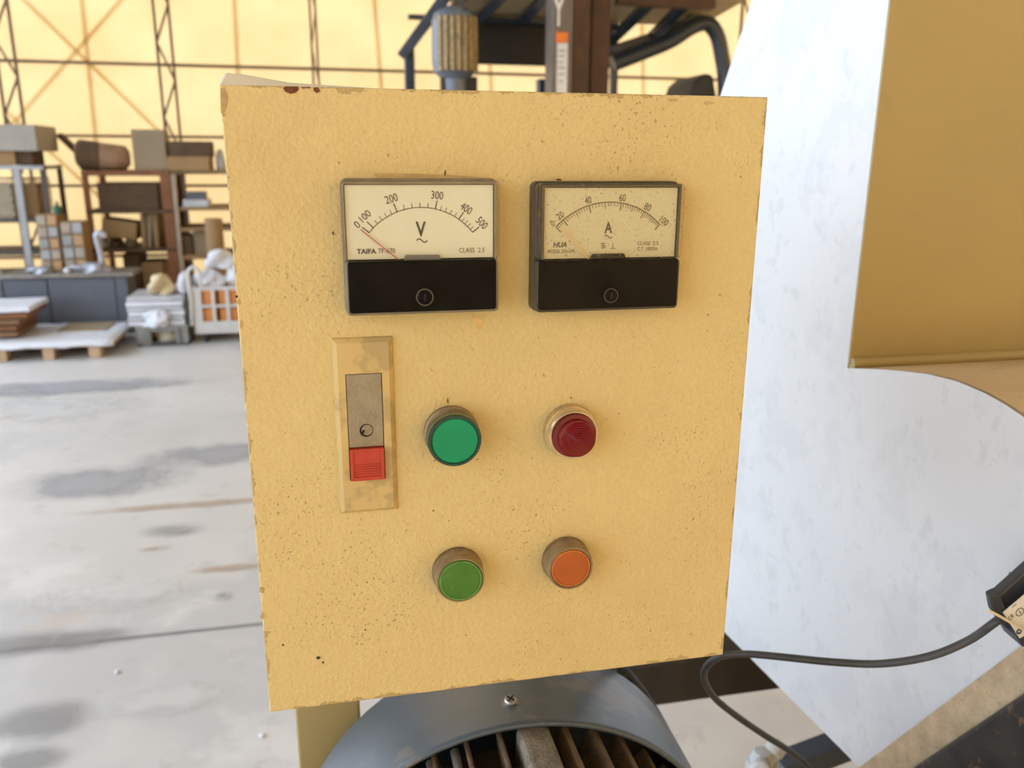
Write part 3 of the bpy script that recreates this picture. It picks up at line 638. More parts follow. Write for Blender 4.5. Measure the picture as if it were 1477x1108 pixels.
inner = [ring(cF.lerp(cR, t), (rF + (rR - rF) * t) - 0.003) for t in (0.95, 0.5, 0.0)]
cw = MB(); loft(cw, inner + rings, cap=True)
cowl = cw.build('cowl', 'motorblue', mot)
# screw and washer on the cowl top
best = None
for tt in [0.02 * i for i in range(1, 45)]:
    cS = cF.lerp(cR, tt); rS = rF + (rR - rF) * (tt ** 0.85)
    for k in range(60, 340, 2):
        a_ = math.pi * k / 400; p = V((cS.x + rS * math.cos(a_), cS.y, cS.z + rS * math.sin(a_)))
        d = Rm @ np.array([p.x - CAM[0], p.y - CAM[1], p.z - CAM[2]]); px = CX + F * d[0] / -d[2]; py = CY - F * d[1] / -d[2]
        e_ = abs(px - 735) + abs(py - 1016)
        if best is None or e_ < best[0]: best = (e_, p, a_, px, py)
nrm = V((math.cos(best[2]), -0.25, math.sin(best[2]))).normalized()
scr = MB().lathe([(0.0062, -0.001), (0.0062, 0.0012)], best[1], nrm, 32).build('washer', 'steel', cowl)
MB().lathe([(0.0042, 0.0), (0.0042, 0.0035), (0.0034, 0.0048), (0.001, 0.0050)], best[1], nrm, 28).build('screw_head', 'steel', cowl)
ux = nrm.orthogonal().normalized(); uy = nrm.cross(ux); pc = best[1] + nrm * 0.005
MB().bar(pc - ux * 0.0028, pc + ux * 0.0028, 0.0009, 0.0008, nrm).bar(pc - uy * 0.0028, pc + uy * 0.0028, 0.0009, 0.0008, nrm).build('cross_slot', 'dark', cowl)
# core and fins, running out of the cowl towards the viewer
cc = V((cF.x, 0, cF.z)); rc = rF * 0.80; y1 = 0.085; y0 = -0.14
core = MB().tube([V((cc.x, y1, cc.z)), V((cc.x, y0, cc.z))], rc, 48); core.build('core', 'fincore', mot)
n = 40
for k in range(n):
    a_ = 2 * math.pi * (k + 0.5) / n
    if abs(math.degrees(a_) - 86) < 7: continue
    d = V((math.cos(a_), 0, math.sin(a_))); rf = rF * 0.93
    MB().bar(V((cc.x, (y0 + 0.08) / 2, cc.z)) + d * (rc - 0.004), V((cc.x, (y0 + 0.08) / 2, cc.z)) + d * rf, 0.0050 if math.degrees(a_) < 92 or math.degrees(a_) > 180 else 0.003, (0.08 - y0), V((0, 1, 0))).build('cooling_fin', 'fin', mot, bevel=0.001)
a_ = math.radians(86); d = V((math.cos(a_), 0, math.sin(a_)))
lp = V((cc.x, 0.03, cc.z)) + d * (rF * 0.76)
MB().bar(lp, lp + d * (rF * 0.20), 0.022, 0.085, V((0, 1, 0))).build('lifting_lug', 'lug', mot, bevel=0.004, seg=3)
for deg in (107, 114):
    a_ = math.radians(deg); d = V((math.cos(a_), 0, math.sin(a_)))
    MB().tube([V((cc.x, 0.075, cc.z)) + d * rF * 0.90, V((cc.x, -0.02, cc.z)) + d * rF * 0.90], 0.003, 12).build('tie_bolt', 'steel', mot)
ez_ = cF.z - rF; stz = min(ez_ - 0.03, cR.z - rR - 0.003)
mbk = MB(); mbk.box(cc.x - 0.10, cc.x + 0.10, -0.10, 0.055, stz, ez_ + 0.02); mbk.build('foot', 'fincore', mot, bevel=0.003)
fs = thing('motor_stand', (cc.x, 0.03, 0), 'black steel stand carrying the electric motor', 'stand')
MB().box(cc.x - 0.16, cc.x + 0.16, -0.13, 0.20, stz - 0.03, stz).build('stand_top', 'blackiron', fs, bevel=0.003)
for sx in (-0.14, 0.14):
    for yy in (-0.11, 0.18): MB().box(cc.x + sx - 0.02, cc.x + sx + 0.02, yy - 0.02, yy + 0.02, 0, stz - 0.03).build('leg', 'blackiron', fs)

# ================================================================ MACHINE HOUSING (right)
X0 = 0.5
def yz(px, py): p = PX(px, py, X0); return (p.y, p.z)
corner = yz(1222, 531)
mach = thing('machine_housing', (X0 + 0.3, 0.3, 0.0), 'large machine housing with white side plate, tan front panel and curved tan belly', 'machine')
curve = [yz(1222, 531), yz(1262, 532.5), yz(1300, 535), yz(1340, 540), yz(1380, 550), yz(1420, 567), yz(1450, 584), yz(1477, 602)]
railA = yz(1240, 1108); railB = yz(1477, 931)
dl = np.array(railB) - np.array(railA); dl /= np.linalg.norm(dl)
pend = np.array(curve[-1]); railC = np.array(railA) + dl * 0.34
# finish the belly forward of the frame
front = [tuple(pend + np.array([-0.03, -0.022])), tuple(pend + np.array([-0.058, -0.055])), tuple(pend + np.array([-0.072, -0.09]))]
bl = yz(1048, 915); btm = np.array(bl) - (np.array(railA) - np.array(bl)) * 0.55
ub = yz(1040, 135); ut = yz(1085, 0); du = np.array(ut) - np.array(ub)
topz = 1.95; upt = np.array(ut) + du * ((topz - ut[1]) / du[1]) * 1.0
upt[0] = max(upt[0], corner[0] + 0.02)
lowb = np.array(ub) - du * 1.1
outline = [(corner[0], topz), corner] + curve[1:] + front + [tuple(railB), tuple(railA), bl, tuple(btm), (btm[0] + 0.05, 1.05), tuple(lowb), ub, ut, tuple(upt)]
pm = MB(); pm.prism([(X0, a, b) for a, b in outline], (0.004, 0, 0))
plate = pm.build('side_plate', 'white', mach); plate['label'] = 'white painted steel side plate'
XE = X0 + 0.7
pm = MB(); pm.prism([(XE, a, b) for a, b in outline], (0.004, 0, 0)); pm.build('side_plate', 'white', mach)
# front panel with folded lip
fy = corner[0]
MB().box(X0 + 0.0003, XE, fy - 0.002, fy + 0.002, corner[1] + 0.004, topz).build('front_panel', 'tan', mach)
MB().tube([V((X0 + 0.001, fy - 0.004, corner[1] + 0.005)), V((XE, fy - 0.004, corner[1] + 0.005))], 0.0055, 14).build('panel_lip', 'tan', mach)
# belly sheet: the curved profile swept along x
prof = [np.array(q) for q in curve + front + [tuple(railB)]]; inn = []
for q in range(len(prof)):
    d_ = prof[min(q + 1, len(prof) - 1)] - prof[max(q - 1, 0)]; d_ = d_ / np.linalg.norm(d_); nn_ = np.array([-d_[1], d_[0]])
    if nn_[0] < 0 and q > 6: nn_ = -nn_
    if q <= 6 and nn_[1] > 0: nn_ = -nn_
    inn.append(prof[q] + nn_ * 0.003)
MB().prism([(X0 + 0.0002, *q) for q in prof] + [(X0 + 0.0002, *q) for q in reversed(inn)], (0.7, 0, 0)).build('belly_sheet', 'tandust_lit', mach)
# top, back and bottom sheets
bk = MB(); prof = [tuple(railA), bl, tuple(btm), (btm[0] + 0.05, 1.05), tuple(lowb), ub, ut, tuple(upt), (corner[0], topz)]
for q in range(len(prof) - 1):
    (ya, za), (yb_, zb) = prof[q], prof[q + 1]; bk.add([(X0 + 0.004, ya, za), (XE, ya, za), (XE, yb_, zb), (X0 + 0.004, yb_, zb)], [(0, 1, 2, 3)])
bk.build('back_sheet', 'tan', mach)
# dusty flange strip and black iron bar along the sloping lower edge
nr = np.array([-dl[1], dl[0]]); 
if nr[1] > 0: nr = -nr
fwd = np.array([-0.6, -0.8])
if np.dot(nr, fwd) < 0: nr = -nr
A = np.array(railA) - dl * 0.10; B = np.array(railA) + dl * 0.36
wS = 0.026
MB().prism([(X0 - 0.003, *A), (X0 - 0.003, *B), (X0 - 0.003, *(B + nr * wS)), (X0 - 0.003, *(A + nr * wS))], (0.02, 0, 0)).build('flange_strip', 'dusty', mach, bevel=0.001)
A2 = A + nr * wS; B2 = B + nr * wS; wB = 0.045
MB().prism([(X0 - 0.008, *A2), (X0 - 0.008, *B2), (X0 - 0.008, *(B2 + nr * wB)), (X0 - 0.008, *(A2 + nr * wB))], (0.03, 0, 0)).build('edge_bar', 'blackiron', mach, bevel=0.004, seg=3)
# tan lower body under the bar
lo = [tuple(A2 + nr * 0.02), tuple(B2 + nr * 0.02), (B2[0] - 0.02, 0.55), (A2[0] + 0.1, 0.5)]
MB().prism([(X0 + 0.06, a, b) for a, b in lo], (0.5, 0, 0)).build('lower_body', 'tan', mach)
for yy in (-0.02, 0.42):
    for xx in (X0 + (0.08 if yy < 0 else 0.42), XE - 0.1): MB().box(xx, xx + 0.06, yy, yy + 0.06, 0, 0.9).build('leg', 'blackiron', mach)

# dark beam behind the motor
a = PY(905, 985, 0.52); b = PY(1125, 962, 0.52)
zb1 = PY(1000, 952, 0.52).z; zb0 = PY(1000, 1012, 0.52).z
db = thing('machine_base_beam', ((a.x + b.x) / 2, 0.54, 0), 'dark brown steel beam on legs behind the motor, reaching under the white plate', 'beam')
MB().box(a.x - 0.25, b.x + 0.60, 0.52, 0.58, zb0, zb1).build('beam', 'darkbeam', db, bevel=0.004)
for xx in (a.x - 0.2, b.x + 0.52): MB().box(xx, xx + 0.05, 0.525, 0.575, 0, zb0).build('leg', 'darkbeam', db)
# white pipe with a union, on the ground behind
pc = PY(1100, 1088, 0.40)
pp = thing('water_pipe', (pc.x, 0.4, 0), 'upright white plastic pipe with a capped union below the loop of cable', 'pipe')
MB().tube([V((pc.x, 0.40, 0.0)), V((pc.x, 0.40, pc.z - 0.02))], 0.011, 20).build('pipe', 'pvc', pp)
MB().lathe([(0.012, -0.035), (0.019, -0.033), (0.019, -0.012), (0.014, -0.010), (0.014, 0.0), (0.010, 0.004), (0.003, 0.005)], (pc.x, 0.40, pc.z), V((0, 0, 1)), 10).build('union_nut', 'pvc', pp, bevel=0.001)
MB().lathe([(0.010, -0.004), (0.010, 0.018), (0.013, 0.019), (0.013, 0.026), (0.009, 0.028)], (pc.x - 0.004, 0.392, pc.z - 0.006), V((-0.55, -0.8, 0.25)), 20).build('end_cap', 'pvc', pp, bevel=0.001)
MB().lathe([(0.010, -0.004), (0.010, 0.014), (0.012, 0.015), (0.012, 0.03), (0.004, 0.032)], (pc.x + 0.004, 0.40, pc.z - 0.012), V((0.75, 0.2, 0.62)), 20).build('elbow', 'pvc', pp, bevel=0.001)
a = PY(1146, 1092, 0.46); b = PY(1212, 1068, 0.46)
gl = MB(); gl.bar(V((a.x - 0.02, 0.46, a.z - 0.015)), V((b.x + 0.12, 0.46, b.z + 0.02)), 0.03, 0.030)
gl.build('brace', 'slate', mach)

# ================================================================ CABLES AND CONNECTOR
cpts = [(1452, 884, 0.03), (1432, 900, 0.03), (1395, 925, 0.04), (1340, 947, 0.05), (1270, 957.5, 0.07), (1200, 955, 0.09), (1130, 948, 0.11), (1075, 943.5, 0.13), (1040, 947, 0.14), (1019, 962, 0.15), (1016, 982, 0.16), (1032, 1008, 0.17), (1068, 1037, 0.18), (1108, 1064, 0.19), (1145, 1088, 0.20), (1172, 1115, 0.21), (1190, 1160, 0.22), (1192, 1300, 0.22)]
cpath = [PY(*p) for p in cpts]; cpath += [V((cpath[-1].x, 0.23, 0.30)), V((cpath[-1].x, 0.24, 0.004))]
tag(MB().tube(spline(cpath), 0.00285, 12).build('power_cable', 'rubber'), 'grey-black cable looping past the white plate from the charcoal connector', 'cable')
c2 = [(893, 955, 0.215), (905, 972, 0.215), (930, 1004, 0.215), (955, 1045, 0.21), (975, 1085, 0.205), (992, 1120, 0.20), (1015, 1200, 0.22), (1020, 1400, 0.24)]
c2path = [PY(*p) for p in c2]; c2path = [V((c2path[0].x - 0.012, 0.215, ZB + 0.008))] + c2path + [V((c2path[-1].x, 0.25, 0.25)), V((c2path[-1].x, 0.25, 0.005))]
tag(MB().tube(spline(c2path), 0.0042, 12).build('motor_cable', 'rubber2'), 'black cable hanging behind the motor cowl below the cabinet', 'cable')
# connector block with a label, tied on
def f3(px, py, y=0.02): return PY(px, py, y)
cn = thing('cable_connector', tuple(f3(1500, 870)), 'charcoal cable connector with a cream approval label, beside the white plate', 'connector')
cp = MB(); q = [f3(1437, 862), f3(1477, 826), f3(1510, 797), f3(1530, 830), f3(1477, 868), f3(1447, 893)]
cp.prism(q, (0.004, 0.010, 0)); cp.build('connector_body', 'connector', cn, bevel=0.002)
cp = MB(); q = [f3(1428, 862, 0.014), f3(1441, 856, 0.014), f3(1457, 893, 0.014), f3(1449, 902, 0.014), f3(1443, 900, 0.014), f3(1432, 884, 0.014)]
cp.prism(q, (0.003, 0.008, 0)); cp.build('strain_collar', 'connector', cn, bevel=0.001)
bq = f3(1490, 850, 0.03); MB().box(bq.x - 0.012, X0 + 0.002, 0.026, 0.040, bq.z - 0.009, bq.z + 0.009).build('mounting_bracket', 'connector', cn, bevel=0.001)
yl = 0.0125
lab = [f3(1447, 884, yl), f3(1477, 859, yl), f3(1500, 842, yl), f3(1526, 885, yl), f3(1500, 905, yl), f3(1471, 921, yl)]
lb = MB().prism(lab, (0, 0.0006, 0)).build('approval_label', 'labelwhite', cn)
U_ = (lab[1] - lab[0]).normalized(); Wn = V((-U_.z, 0, U_.x))
def on_lab(px, py): p = f3(px, py, yl - 0.0002); return p
text_mb('CE', on_lab(1458, 890.5), 0.0030, 0.0044, math.atan2(U_.z, U_.x) + 0.25, 0.01).build('label_print', 'ink', lb)
text_mb('i', on_lab(1471, 883), 0.0035, None, math.atan2(U_.z, U_.x), 0.02).build('label_print', 'ink', lb)
rg = MB(); rg.keep = True; cpp = on_lab(1471, 883); rg.ribbon([(cpp.x + 0.0028 * math.cos(k / 20 * 6.284), cpp.z + 0.0028 * math.sin(k / 20 * 6.284)) for k in range(21)], 0.0006, yl - 0.0002); rg.build('label_print', 'ink', lb)
rg = MB(); rg.keep = True; cpp = on_lab(1470, 911); rg.ribbon([(cpp.x + 0.0015 * math.cos(k / 20 * 6.284), cpp.z + 0.0015 * math.sin(k / 20 * 6.284)) for k in range(21)], 0.0013, yl - 0.0002); rg.build('label_print', 'ink', lb)
text_mb('100', on_lab(1463, 874), 0.0012, 0.0035, math.atan2(U_.z, U_.x)).build('label_print', 'ink', lb)
cp = MB(); q = [f3(1466, 918, 0.014), f3(1480, 905, 0.014), f3(1495, 915, 0.014), f3(1476, 935, 0.014)]; cp.prism(q, (0.003, 0.02, 0)); cp.build('end_clip', 'connector', cn, bevel=0.001)
MB().tube(spline([f3(1427, 881, 0.010), f3(1440, 888, 0.009), f3(1456, 897, 0.009), f3(1470, 905, 0.009), f3(1486, 913, 0.010)]), 0.0009, 8).build('cable_tie', 'tie', cn)

# ================================================================ FORKLIFT (behind the cabinet)
fk = thing('forklift', (0.95, 4.2, 0), 'navy forklift with overhead guard and rusty brown mast parked behind the cabinet', 'forklift')
def bars(name, pts, y, wd, m, parent=fk, ys=None, dp=None):
    mb_ = MB(); q = [PY(a, b, (ys[i] if ys else y)) for i, (a, b) in enumerate(pts)]
    for i in range(len(q) - 1):
        e = (q[i + 1] - q[i]).normalized() * wd * 0.3
        mb_.bar(q[i] - e, q[i + 1] + e, wd, dp or wd, V((0, 1, 0)))
    return mb_.build(name, m, parent, bevel=wd * 0.12)
# mast (front), from the floor up
ym = 3.55
def mastbox(name, x0, x1, m, y0, y1, z0=0.05, z1=2.35):
    a = PY(x0, 60, y0).x; b = PY(x1, 60, y0).x
    return MB().box(a, b, y0, y1, z0, z1).build(name, m, fk, bevel=0.004)
mp = mastbox('mast_plate', 797, 826, 'mastgrey', ym - 0.03, ym + 0.10)
mastbox('mast_channel', 826.5, 851, 'rustbrown', ym - 0.02, ym + 0.12)
mastbox('mast_channel', 853, 880, 'rustbrown', ym + 0.02, ym + 0.14)
mastbox('mast_gap', 850, 854, 'forkblack', ym + 0.03, ym + 0.12)
def stick(name, x0, x1, yy0, yy1, m, parent, dy=0.0015):
    a = PY(x0, yy1, ym - 0.031); b = PY(x1, yy0, ym - 0.031)
    return MB().box(a.x, b.x, ym - 0.031 - dy, ym - 0.029, a.z, b.z).build(name, m, parent)
stk = stick('warning_sticker', 802, 819, 62, 150, 'stickerwhite', fk)
stick('orange_header', 802, 819, 47, 62, 'orange', stk)
for k, yy in enumerate((72, 80, 88, 97, 106, 116)): stick('print_line', 804.5, 816 - (k % 3) * 2, yy, yy + 2.2, mat('sticker_grey_print', (0.35, 0.34, 0.34), 0.6), stk, 0.002)
p = PY(806, 15, ym - 0.032)
text_mb('Y', (p.x, ym - 0.0325, p.z), 0.13, 0.06, 0.0, 0.02).build('mast_lettering', 'stickerwhite', fk)
# overhead guard
yg = 4.3
bars('guard_post', [(645, -8), (583, 76)], 0, 0.055, 'fork', ys=[3.75, 4.5])
bars('guard_post', [(590, 72), (596, 345)], 4.5, 0.055, 'fork')
q0 = PY(640, 62, 4.5); q1 = PY(800, 28, 4.5)
MB().box(q0.x, PY(892, 60, 4.5).x, 4.5, 4.56, PY(740, 93, 4.5).z, PY(740, 33, 4.5).z).build('rear_panel', 'forkblack', fk, bevel=0.01)
MB().box(q0.x - 0.2, PY(892, 60, 4.4).x, 4.40, 4.45, PY(740, 33, 4.4).z, PY(740, 26, 4.4).z).build('guard_crossbar', 'fork', fk, bevel=0.006)
for p, q in (((694, 26), (742, -22)), ((754, 28), (806, -24)), ((642, 26), (682, -20))):
    bars('guard_bar', [p, q], 0, 0.05, 'fork', ys=[4.4, 3.8])
for p, q in (((888, 52), (948, -6)), ((932, 62), (992, 2))):
    bars('guard_bar', [p, q], 0, 0.05, 'fork', ys=[4.4, 3.9])
rail = [(884, 92), (925, 76), (968, 58), (1000, 38), (1020, 34), (1034, 50), (1041, 80), (1046, 120), (1044, 200), (1036, 370)]
mb_ = MB(); mb_.tube(spline([PY(a, b, 4.15) for a, b in rail], 5), 0.042, 10); mb_.build('guard_side_rail', 'fork', fk)
bars('guard_side_rail', [(884, 72), (960, 47), (1008, 22)], 4.3, 0.05, 'fork')
bars('guard_post', [(886, 78), (880, 340)], 4.2, 0.038, 'fork')
# roof sheet over the bars
r0 = PY(650, 30, 4.45); r1 = PY(1015, 30, 4.45); zr = max(PY(742, -22, 3.8).z, r0.z) + 0.06
MB().hexa([(r0.x, 4.5, r0.z + 0.03), (r1.x, 4.5, r0.z + 0.03), (r1.x + 0.05, 3.7, zr), (r0.x - 0.05, 3.7, zr), (r0.x, 4.5, r0.z + 0.045), (r1.x, 4.5, r0.z + 0.045), (r1.x + 0.05, 3.7, zr + 0.015), (r0.x - 0.05, 3.7, zr + 0.015)]).build('roof_cover', 'coverplastic', fk)
# front brown header
a = PY(892, 0, 3.7); b = PY(1032, 12, 3.7); MB().box(a.x, b.x, 3.7, 3.76, b.z, b.z + 0.06).build('roof_header', 'rustbrown', fk)
# work lamp
yl_ = 3.7
def lampz(py): return PY(657, py, yl_).z
cxl = PY(657, 70, yl_).x; rl_ = PY(690, 70, yl_).x - cxl
lampz0 = lampz(112)
wl = MB().lathe([(rl_ * 0.5, lampz(125) - 0.05), (rl_ * 0.55, lampz(114)), (rl_ * 0.92, lampz(104)), (rl_ * 1.0, lampz(88)), (rl_ * 0.97, lampz(30)), (rl_ * 0.85, lampz(18)), (rl_ * 0.35, lampz(8))], (cxl, yl_ + 0.03, 0), V((0, 0, 1)), 28).build('work_lamp', 'lampblue', fk)
for k in range(7):
    a_ = -math.pi / 2 + (-0.75 + k * 0.27); xx = cxl + rl_ * 1.0 * math.cos(a_); yy = yl_ + 0.03 + rl_ * 1.0 * math.sin(a_)
    MB().tube([V((xx, yy, lampz(104))), V((xx, yy, lampz(26)))], rl_ * 0.16, 8).build('lens_rib', 'lampmesh', wl)
MB().tube([V((cxl, yl_ + 0.03, lampz(12))), V((cxl, yl_ + 0.03, lampz(-30)))], 0.016, 10).build('lamp_stem', 'girt', wl)
MB().box(cxl - rl_ * 0.6, cxl + rl_ * 0.95, yl_, yl_ + 0.08, lampz(150), lampz(110)).build('lamp_bracket', 'forkblack', wl)
bars('lamp_arm', [(657, 140), (650, 380)], 3.8, 0.05, 'forkblack')
# seat, body, wheels and forks (below the frame of the cabinet)
sx = PY(1015, 120, 4.25)
st_ = [(995, 140), (1003, 118), (1018, 105), (1030, 108), (1035, 140), (1028, 355), (985, 355)]
MB().prism([PY(a, b, 4.15) for a, b in st_], (0, 0.4, 0)).build('seat_back', mat('charcoal_seat', (0.03, 0.028, 0.027), 0.6), fk, bevel=0.02)
bars('lever', [(783, 120), (788, 370)], 3.9, 0.06, 'fork')
xa, xb = PY(586, 100, 4.5).x, PY(1046, 100, 4.5).x; xm = (xa + xb) / 2
MB().box(xa + 0.05, xb - 0.05, 3.75, 5.2, 0.22, 0.95).build('chassis', 'fork', fk, bevel=0.05, seg=3)
MB().box(xa + 0.02, xb - 0.02, 4.75, 5.4, 0.25, 1.15).build('counterweight', 'fork', fk, bevel=0.08, seg=3)
for xx in (xa + 0.1, xb - 0.1):
    for yy, rr in ((3.95, 0.30), (5.0, 0.24)):
        s_ = -1 if xx < xm else 1
        wh = MB().lathe([(rr * 0.55, 0), (rr * 0.95, 0.0), (rr, 0.03), (rr, 0.15), (rr * 0.95, 0.18), (rr * 0.55, 0.18)], (xx - s_ * 0.05, yy, rr), V((s_, 0, 0)), 32).build('wheel', 'tyre', fk)
        MB().lathe([(rr * 0.5, 0.0), (rr * 0.5, 0.186), (rr * 0.15, 0.17)], (xx - s_ * 0.05, yy, rr), V((s_, 0, 0)), 20).build('rim', 'rackgrey', wh)
xc_ = PY(840, 60, ym).x
for s_ in (-0.28, 0.28): MB().box(xc_ + s_ - 0.06, xc_ + s_ + 0.06, ym - 1.0, ym - 0.02, 0.06, 0.10).box(xc_ + s_ - 0.06, xc_ + s_ + 0.06, ym - 0.06, ym - 0.02, 0.06, 0.6).build('fork_arm', 'blackiron', fk, bevel=0.006)
MB().box(xc_ - 0.42, xc_ + 0.42, ym - 0.03, ym + 0.01, 0.45, 0.55).box(xc_ - 0.42, xc_ + 0.42, ym - 0.03, ym + 0.01, 0.15, 0.25).build('carriage', 'blackiron', fk, bevel=0.006)
MB().box(xc_ - 0.3, xc_ + 0.3, ym + 0.12, ym + 0.24, 0.2, 0.5).build('mast_mount', 'forkblack', fk)

# ================================================================ STORAGE CORNER (left, behind)
YR = 7.5     # rack front
def pbox(name, x0, y0, x1, y1, yf_, dep, m, parent=None, bevel=0.006, z0=None):
    a = PY(x0, y1, yf_); b = PY(x1, y0, yf_)
    mb_ = MB().box(a.x, b.x, yf_, yf_ + dep, a.z if z0 is None else z0, b.z); return mb_.build(name, m, parent, bevel=bevel)
# rust-red rack
xr0 = PY(127, 300, YR).x; xr1 = PY(242, 300, YR).x; zr_top = PY(180, 246, YR).z
rk = thing('storage_rack', ((xr0 + xr1) / 2, YR + 0.3, 0), 'rust-red steel storage rack loaded with cartons and boards before the glowing wall', 'rack')
for xx, wd in ((xr0, 0.045), (xr1, 0.085)):
    for yy in (YR, YR + 0.6): MB().box(xx - wd / 2, xx + wd / 2, yy, yy + 0.04, 0, zr_top).build('post', 'rackrust', rk, bevel=0.004)
shz = [zr_top, PY(180, 303, YR).z, PY(180, 359, YR).z, 0.18]
for k, zz in enumerate(shz):
    MB().box(xr0 - 0.02, xr1 + 0.04, YR - 0.005, YR + 0.645, zz - 0.045 if k == 0 else zz - 0.03, zz).build('shelf', 'rackrust' if k == 0 else 'carddark', rk, bevel=0.003)
# second bay to the right
xr2 = PY(336, 300, YR).x
rk2 = thing('storage_rack', ((xr1 + xr2) / 2 + 0.2, YR + 0.3, 0), 'low brown shelf bay with a dark box and grey bin, half hidden by the cabinet', 'rack')
for zz, tk in ((PY(290, 299, YR).z, 0.03), (PY(290, 329, YR).z, 0.03), (PY(290, 368, YR).z, 0.04), (0.2, 0.04)):
    MB().box(xr1 + 0.06, xr2 + 0.5, YR + 0.02, YR + 0.6, zz - tk, zz).build('shelf', 'card2', rk2, bevel=0.003)
for xx in (PY(250, 300, YR).x, xr2 + 0.45):
    MB().box(xx, xx + 0.035, YR + 0.01, YR + 0.05, 0, zr_top - 0.03).build('post', 'drawer', rk2); MB().box(xx, xx + 0.035, YR + 0.57, YR + 0.61, 0, zr_top - 0.03).build('post', 'drawer', rk2)
MB().box(xr1 + 0.045, xr2 + 0.48, YR + 0.01, YR + 0.61, zr_top - 0.03, zr_top).build('shelf', 'dim_band', rk2)
def carton(label, x0, y0, x1, y1, yf_, dep, m, z0=None, flaps=False, name='carton', cat='box', tilt=0.0, group=None):
    a = PY(x0, y1, yf_); b = PY(x1, y0, yf_); ym_ = (y0 + y1) / 2; a.x = PY(x0, ym_, yf_).x; b.x = PY(x1, ym_, yf_).x; zb_ = a.z if z0 is None else z0; cx_ = (a.x + b.x) / 2
    rt = thing(name, (cx_, yf_ + dep / 2, zb_), label, cat, group)
    t = 0.008; mb_ = MB()
    bx = MB().box(a.x, b.x, yf_, yf_ + dep, zb_, b.z)
    def tl(o): 
        if tilt:
            o.v = [V((cx_ + (p.x - cx_) * math.cos(tilt) - (p.z - zb_) * math.sin(tilt), p.y, zb_ + (p.x - cx_) * math.sin(tilt) + (p.z - zb_) * math.cos(tilt))) for p in o.v]
        return o
    tl(bx).build('carton_body', m, rt, bevel=0.004)
    tl(MB().box(cx_ - 0.012 - (b.x - a.x) * 0.0, cx_ + 0.012, yf_ - 0.0015, yf_ + dep, b.z - 0.03, b.z + 0.0008)).build('tape', m, rt)
    if flaps:
        h = (b.z - zb_) * 0.55
        tl(MB().hexa([(b.x - t, yf_, b.z - 0.01), (b.x, yf_, b.z - 0.01), (b.x, yf_ + dep, b.z - 0.01), (b.x - t, yf_ + dep, b.z - 0.01), (b.x + 0.14 - t, yf_, b.z - h), (b.x + 0.14, yf_, b.z - h), (b.x + 0.14, yf_ + dep, b.z - h), (b.x + 0.14 - t, yf_ + dep, b.z - h)])).build('flap', m, rt)
    return rt
# on top of the racks
carton('tall grey-brown carton standing upright on the rust-red rack', 191, 187, 239, 244, YR + 0.05, 0.22, 'card', z0=zr_top)
carton('wide brown carton lying on the shelf bay next to the tall carton', 241, 226, 302, 248, YR + 0.02, 0.3, 'card2', z0=zr_top)
carton('dark flat carton resting on the wide brown carton', 243, 204, 303, 226, YR + 0.04, 0.3, 'carddark', z0=PY(260, 226, YR + 0.02).z)
tag(MB().blob(V((PY(318, 230, YR + 0.2).x, YR + 0.2, zr_top + 0.055)), 0.042, 0.09, 0.13, 3, 0.12).build('plastic_bag', 'filmgrey'), 'crumpled grey plastic bag beside the dark flat carton', 'bag')
# wrapped bundle: two rolls under film
bn = thing('wrapped_bundle', tuple(PY(140, 245, YR + 0.15)), 'brown film-wrapped roll lying on the rust-red rack beside the tall carton', 'roll')
a = PY(116, 222, YR + 0.055); b = PY(181, 226, YR + 0.12); rb_ = (PY(118, 200, YR + 0.1).z - PY(118, 244, YR + 0.1).z) / 2
a.z = zr_top + rb_ * 1.02; b.z = zr_top + rb_ * 0.83
MB().tube([a - V((0.03, 0, 0)), a, a.lerp(b, 0.5), b, b + V((0.03, 0.01, 0))], [rb_ * 0.7, rb_, rb_ * 0.91, rb_ * 0.82, rb_ * 0.5], 20).build('roll', 'bundle', bn)
MB().tube([a - V((0.035, 0, 0)), a - V((0.02, 0, 0))], rb_ * 0.45, 16).build('core_tube', 'carddark', bn)
MB().tube([a - V((0.012, 0, 0)), a, a.lerp(b, 0.22), a.lerp(b, 0.42)], [rb_ * 0.9, rb_ * 1.015, rb_ * 0.98, rb_ * 0.945], 20).build('outer_wrap', 'carddark', bn)
# plank leaning between the carton pile and the rack
# in the rack: upper shelf
carton('long dark carton on the upper inner shelf of the rust-red rack', 141, 264, 228, 303, YR + 0.06, 0.4, 'carddark', z0=shz[1])
for (x0, x1, zt, m, lb, tl_) in ((206, 213, 309, 'card2', 'brown board leaning at the left of the upright boards in the rack', 0.03), (214, 221, 306, 'card', 'grey-brown board leaning between the two brown boards in the rack', 0.06), (224, 232, 308, 'card2', 'brown board standing against the thick post of the rack', 0.0)):
    a = PY(x0, 359, YR + 0.1); b = PY(x1, zt, YR + 0.1); b.x = PY(x1, 359, YR + 0.1).x; b.z = min(b.z, shz[1] - 0.031)
    tag(MB().hexa([(a.x, YR + 0.08, shz[2]), (a.x + (b.x - a.x) * 0.8, YR + 0.08, shz[2]), (a.x + (b.x - a.x) * 0.8, YR + 0.5, shz[2]), (a.x, YR + 0.5, shz[2]), (a.x + tl_ * 0.3, YR + 0.08, b.z), (b.x + tl_ * 0.3, YR + 0.08, b.z), (b.x + tl_ * 0.3, YR + 0.5, b.z), (a.x + tl_ * 0.3, YR + 0.5, b.z)]).build('board', m), lb, 'board')
carton('tilted brown carton on the middle shelf of the rust-red rack', 144, 318, 194, 336, YR + 0.05, 0.3, 'card2', z0=shz[2] + 0.09, tilt=-0.16)
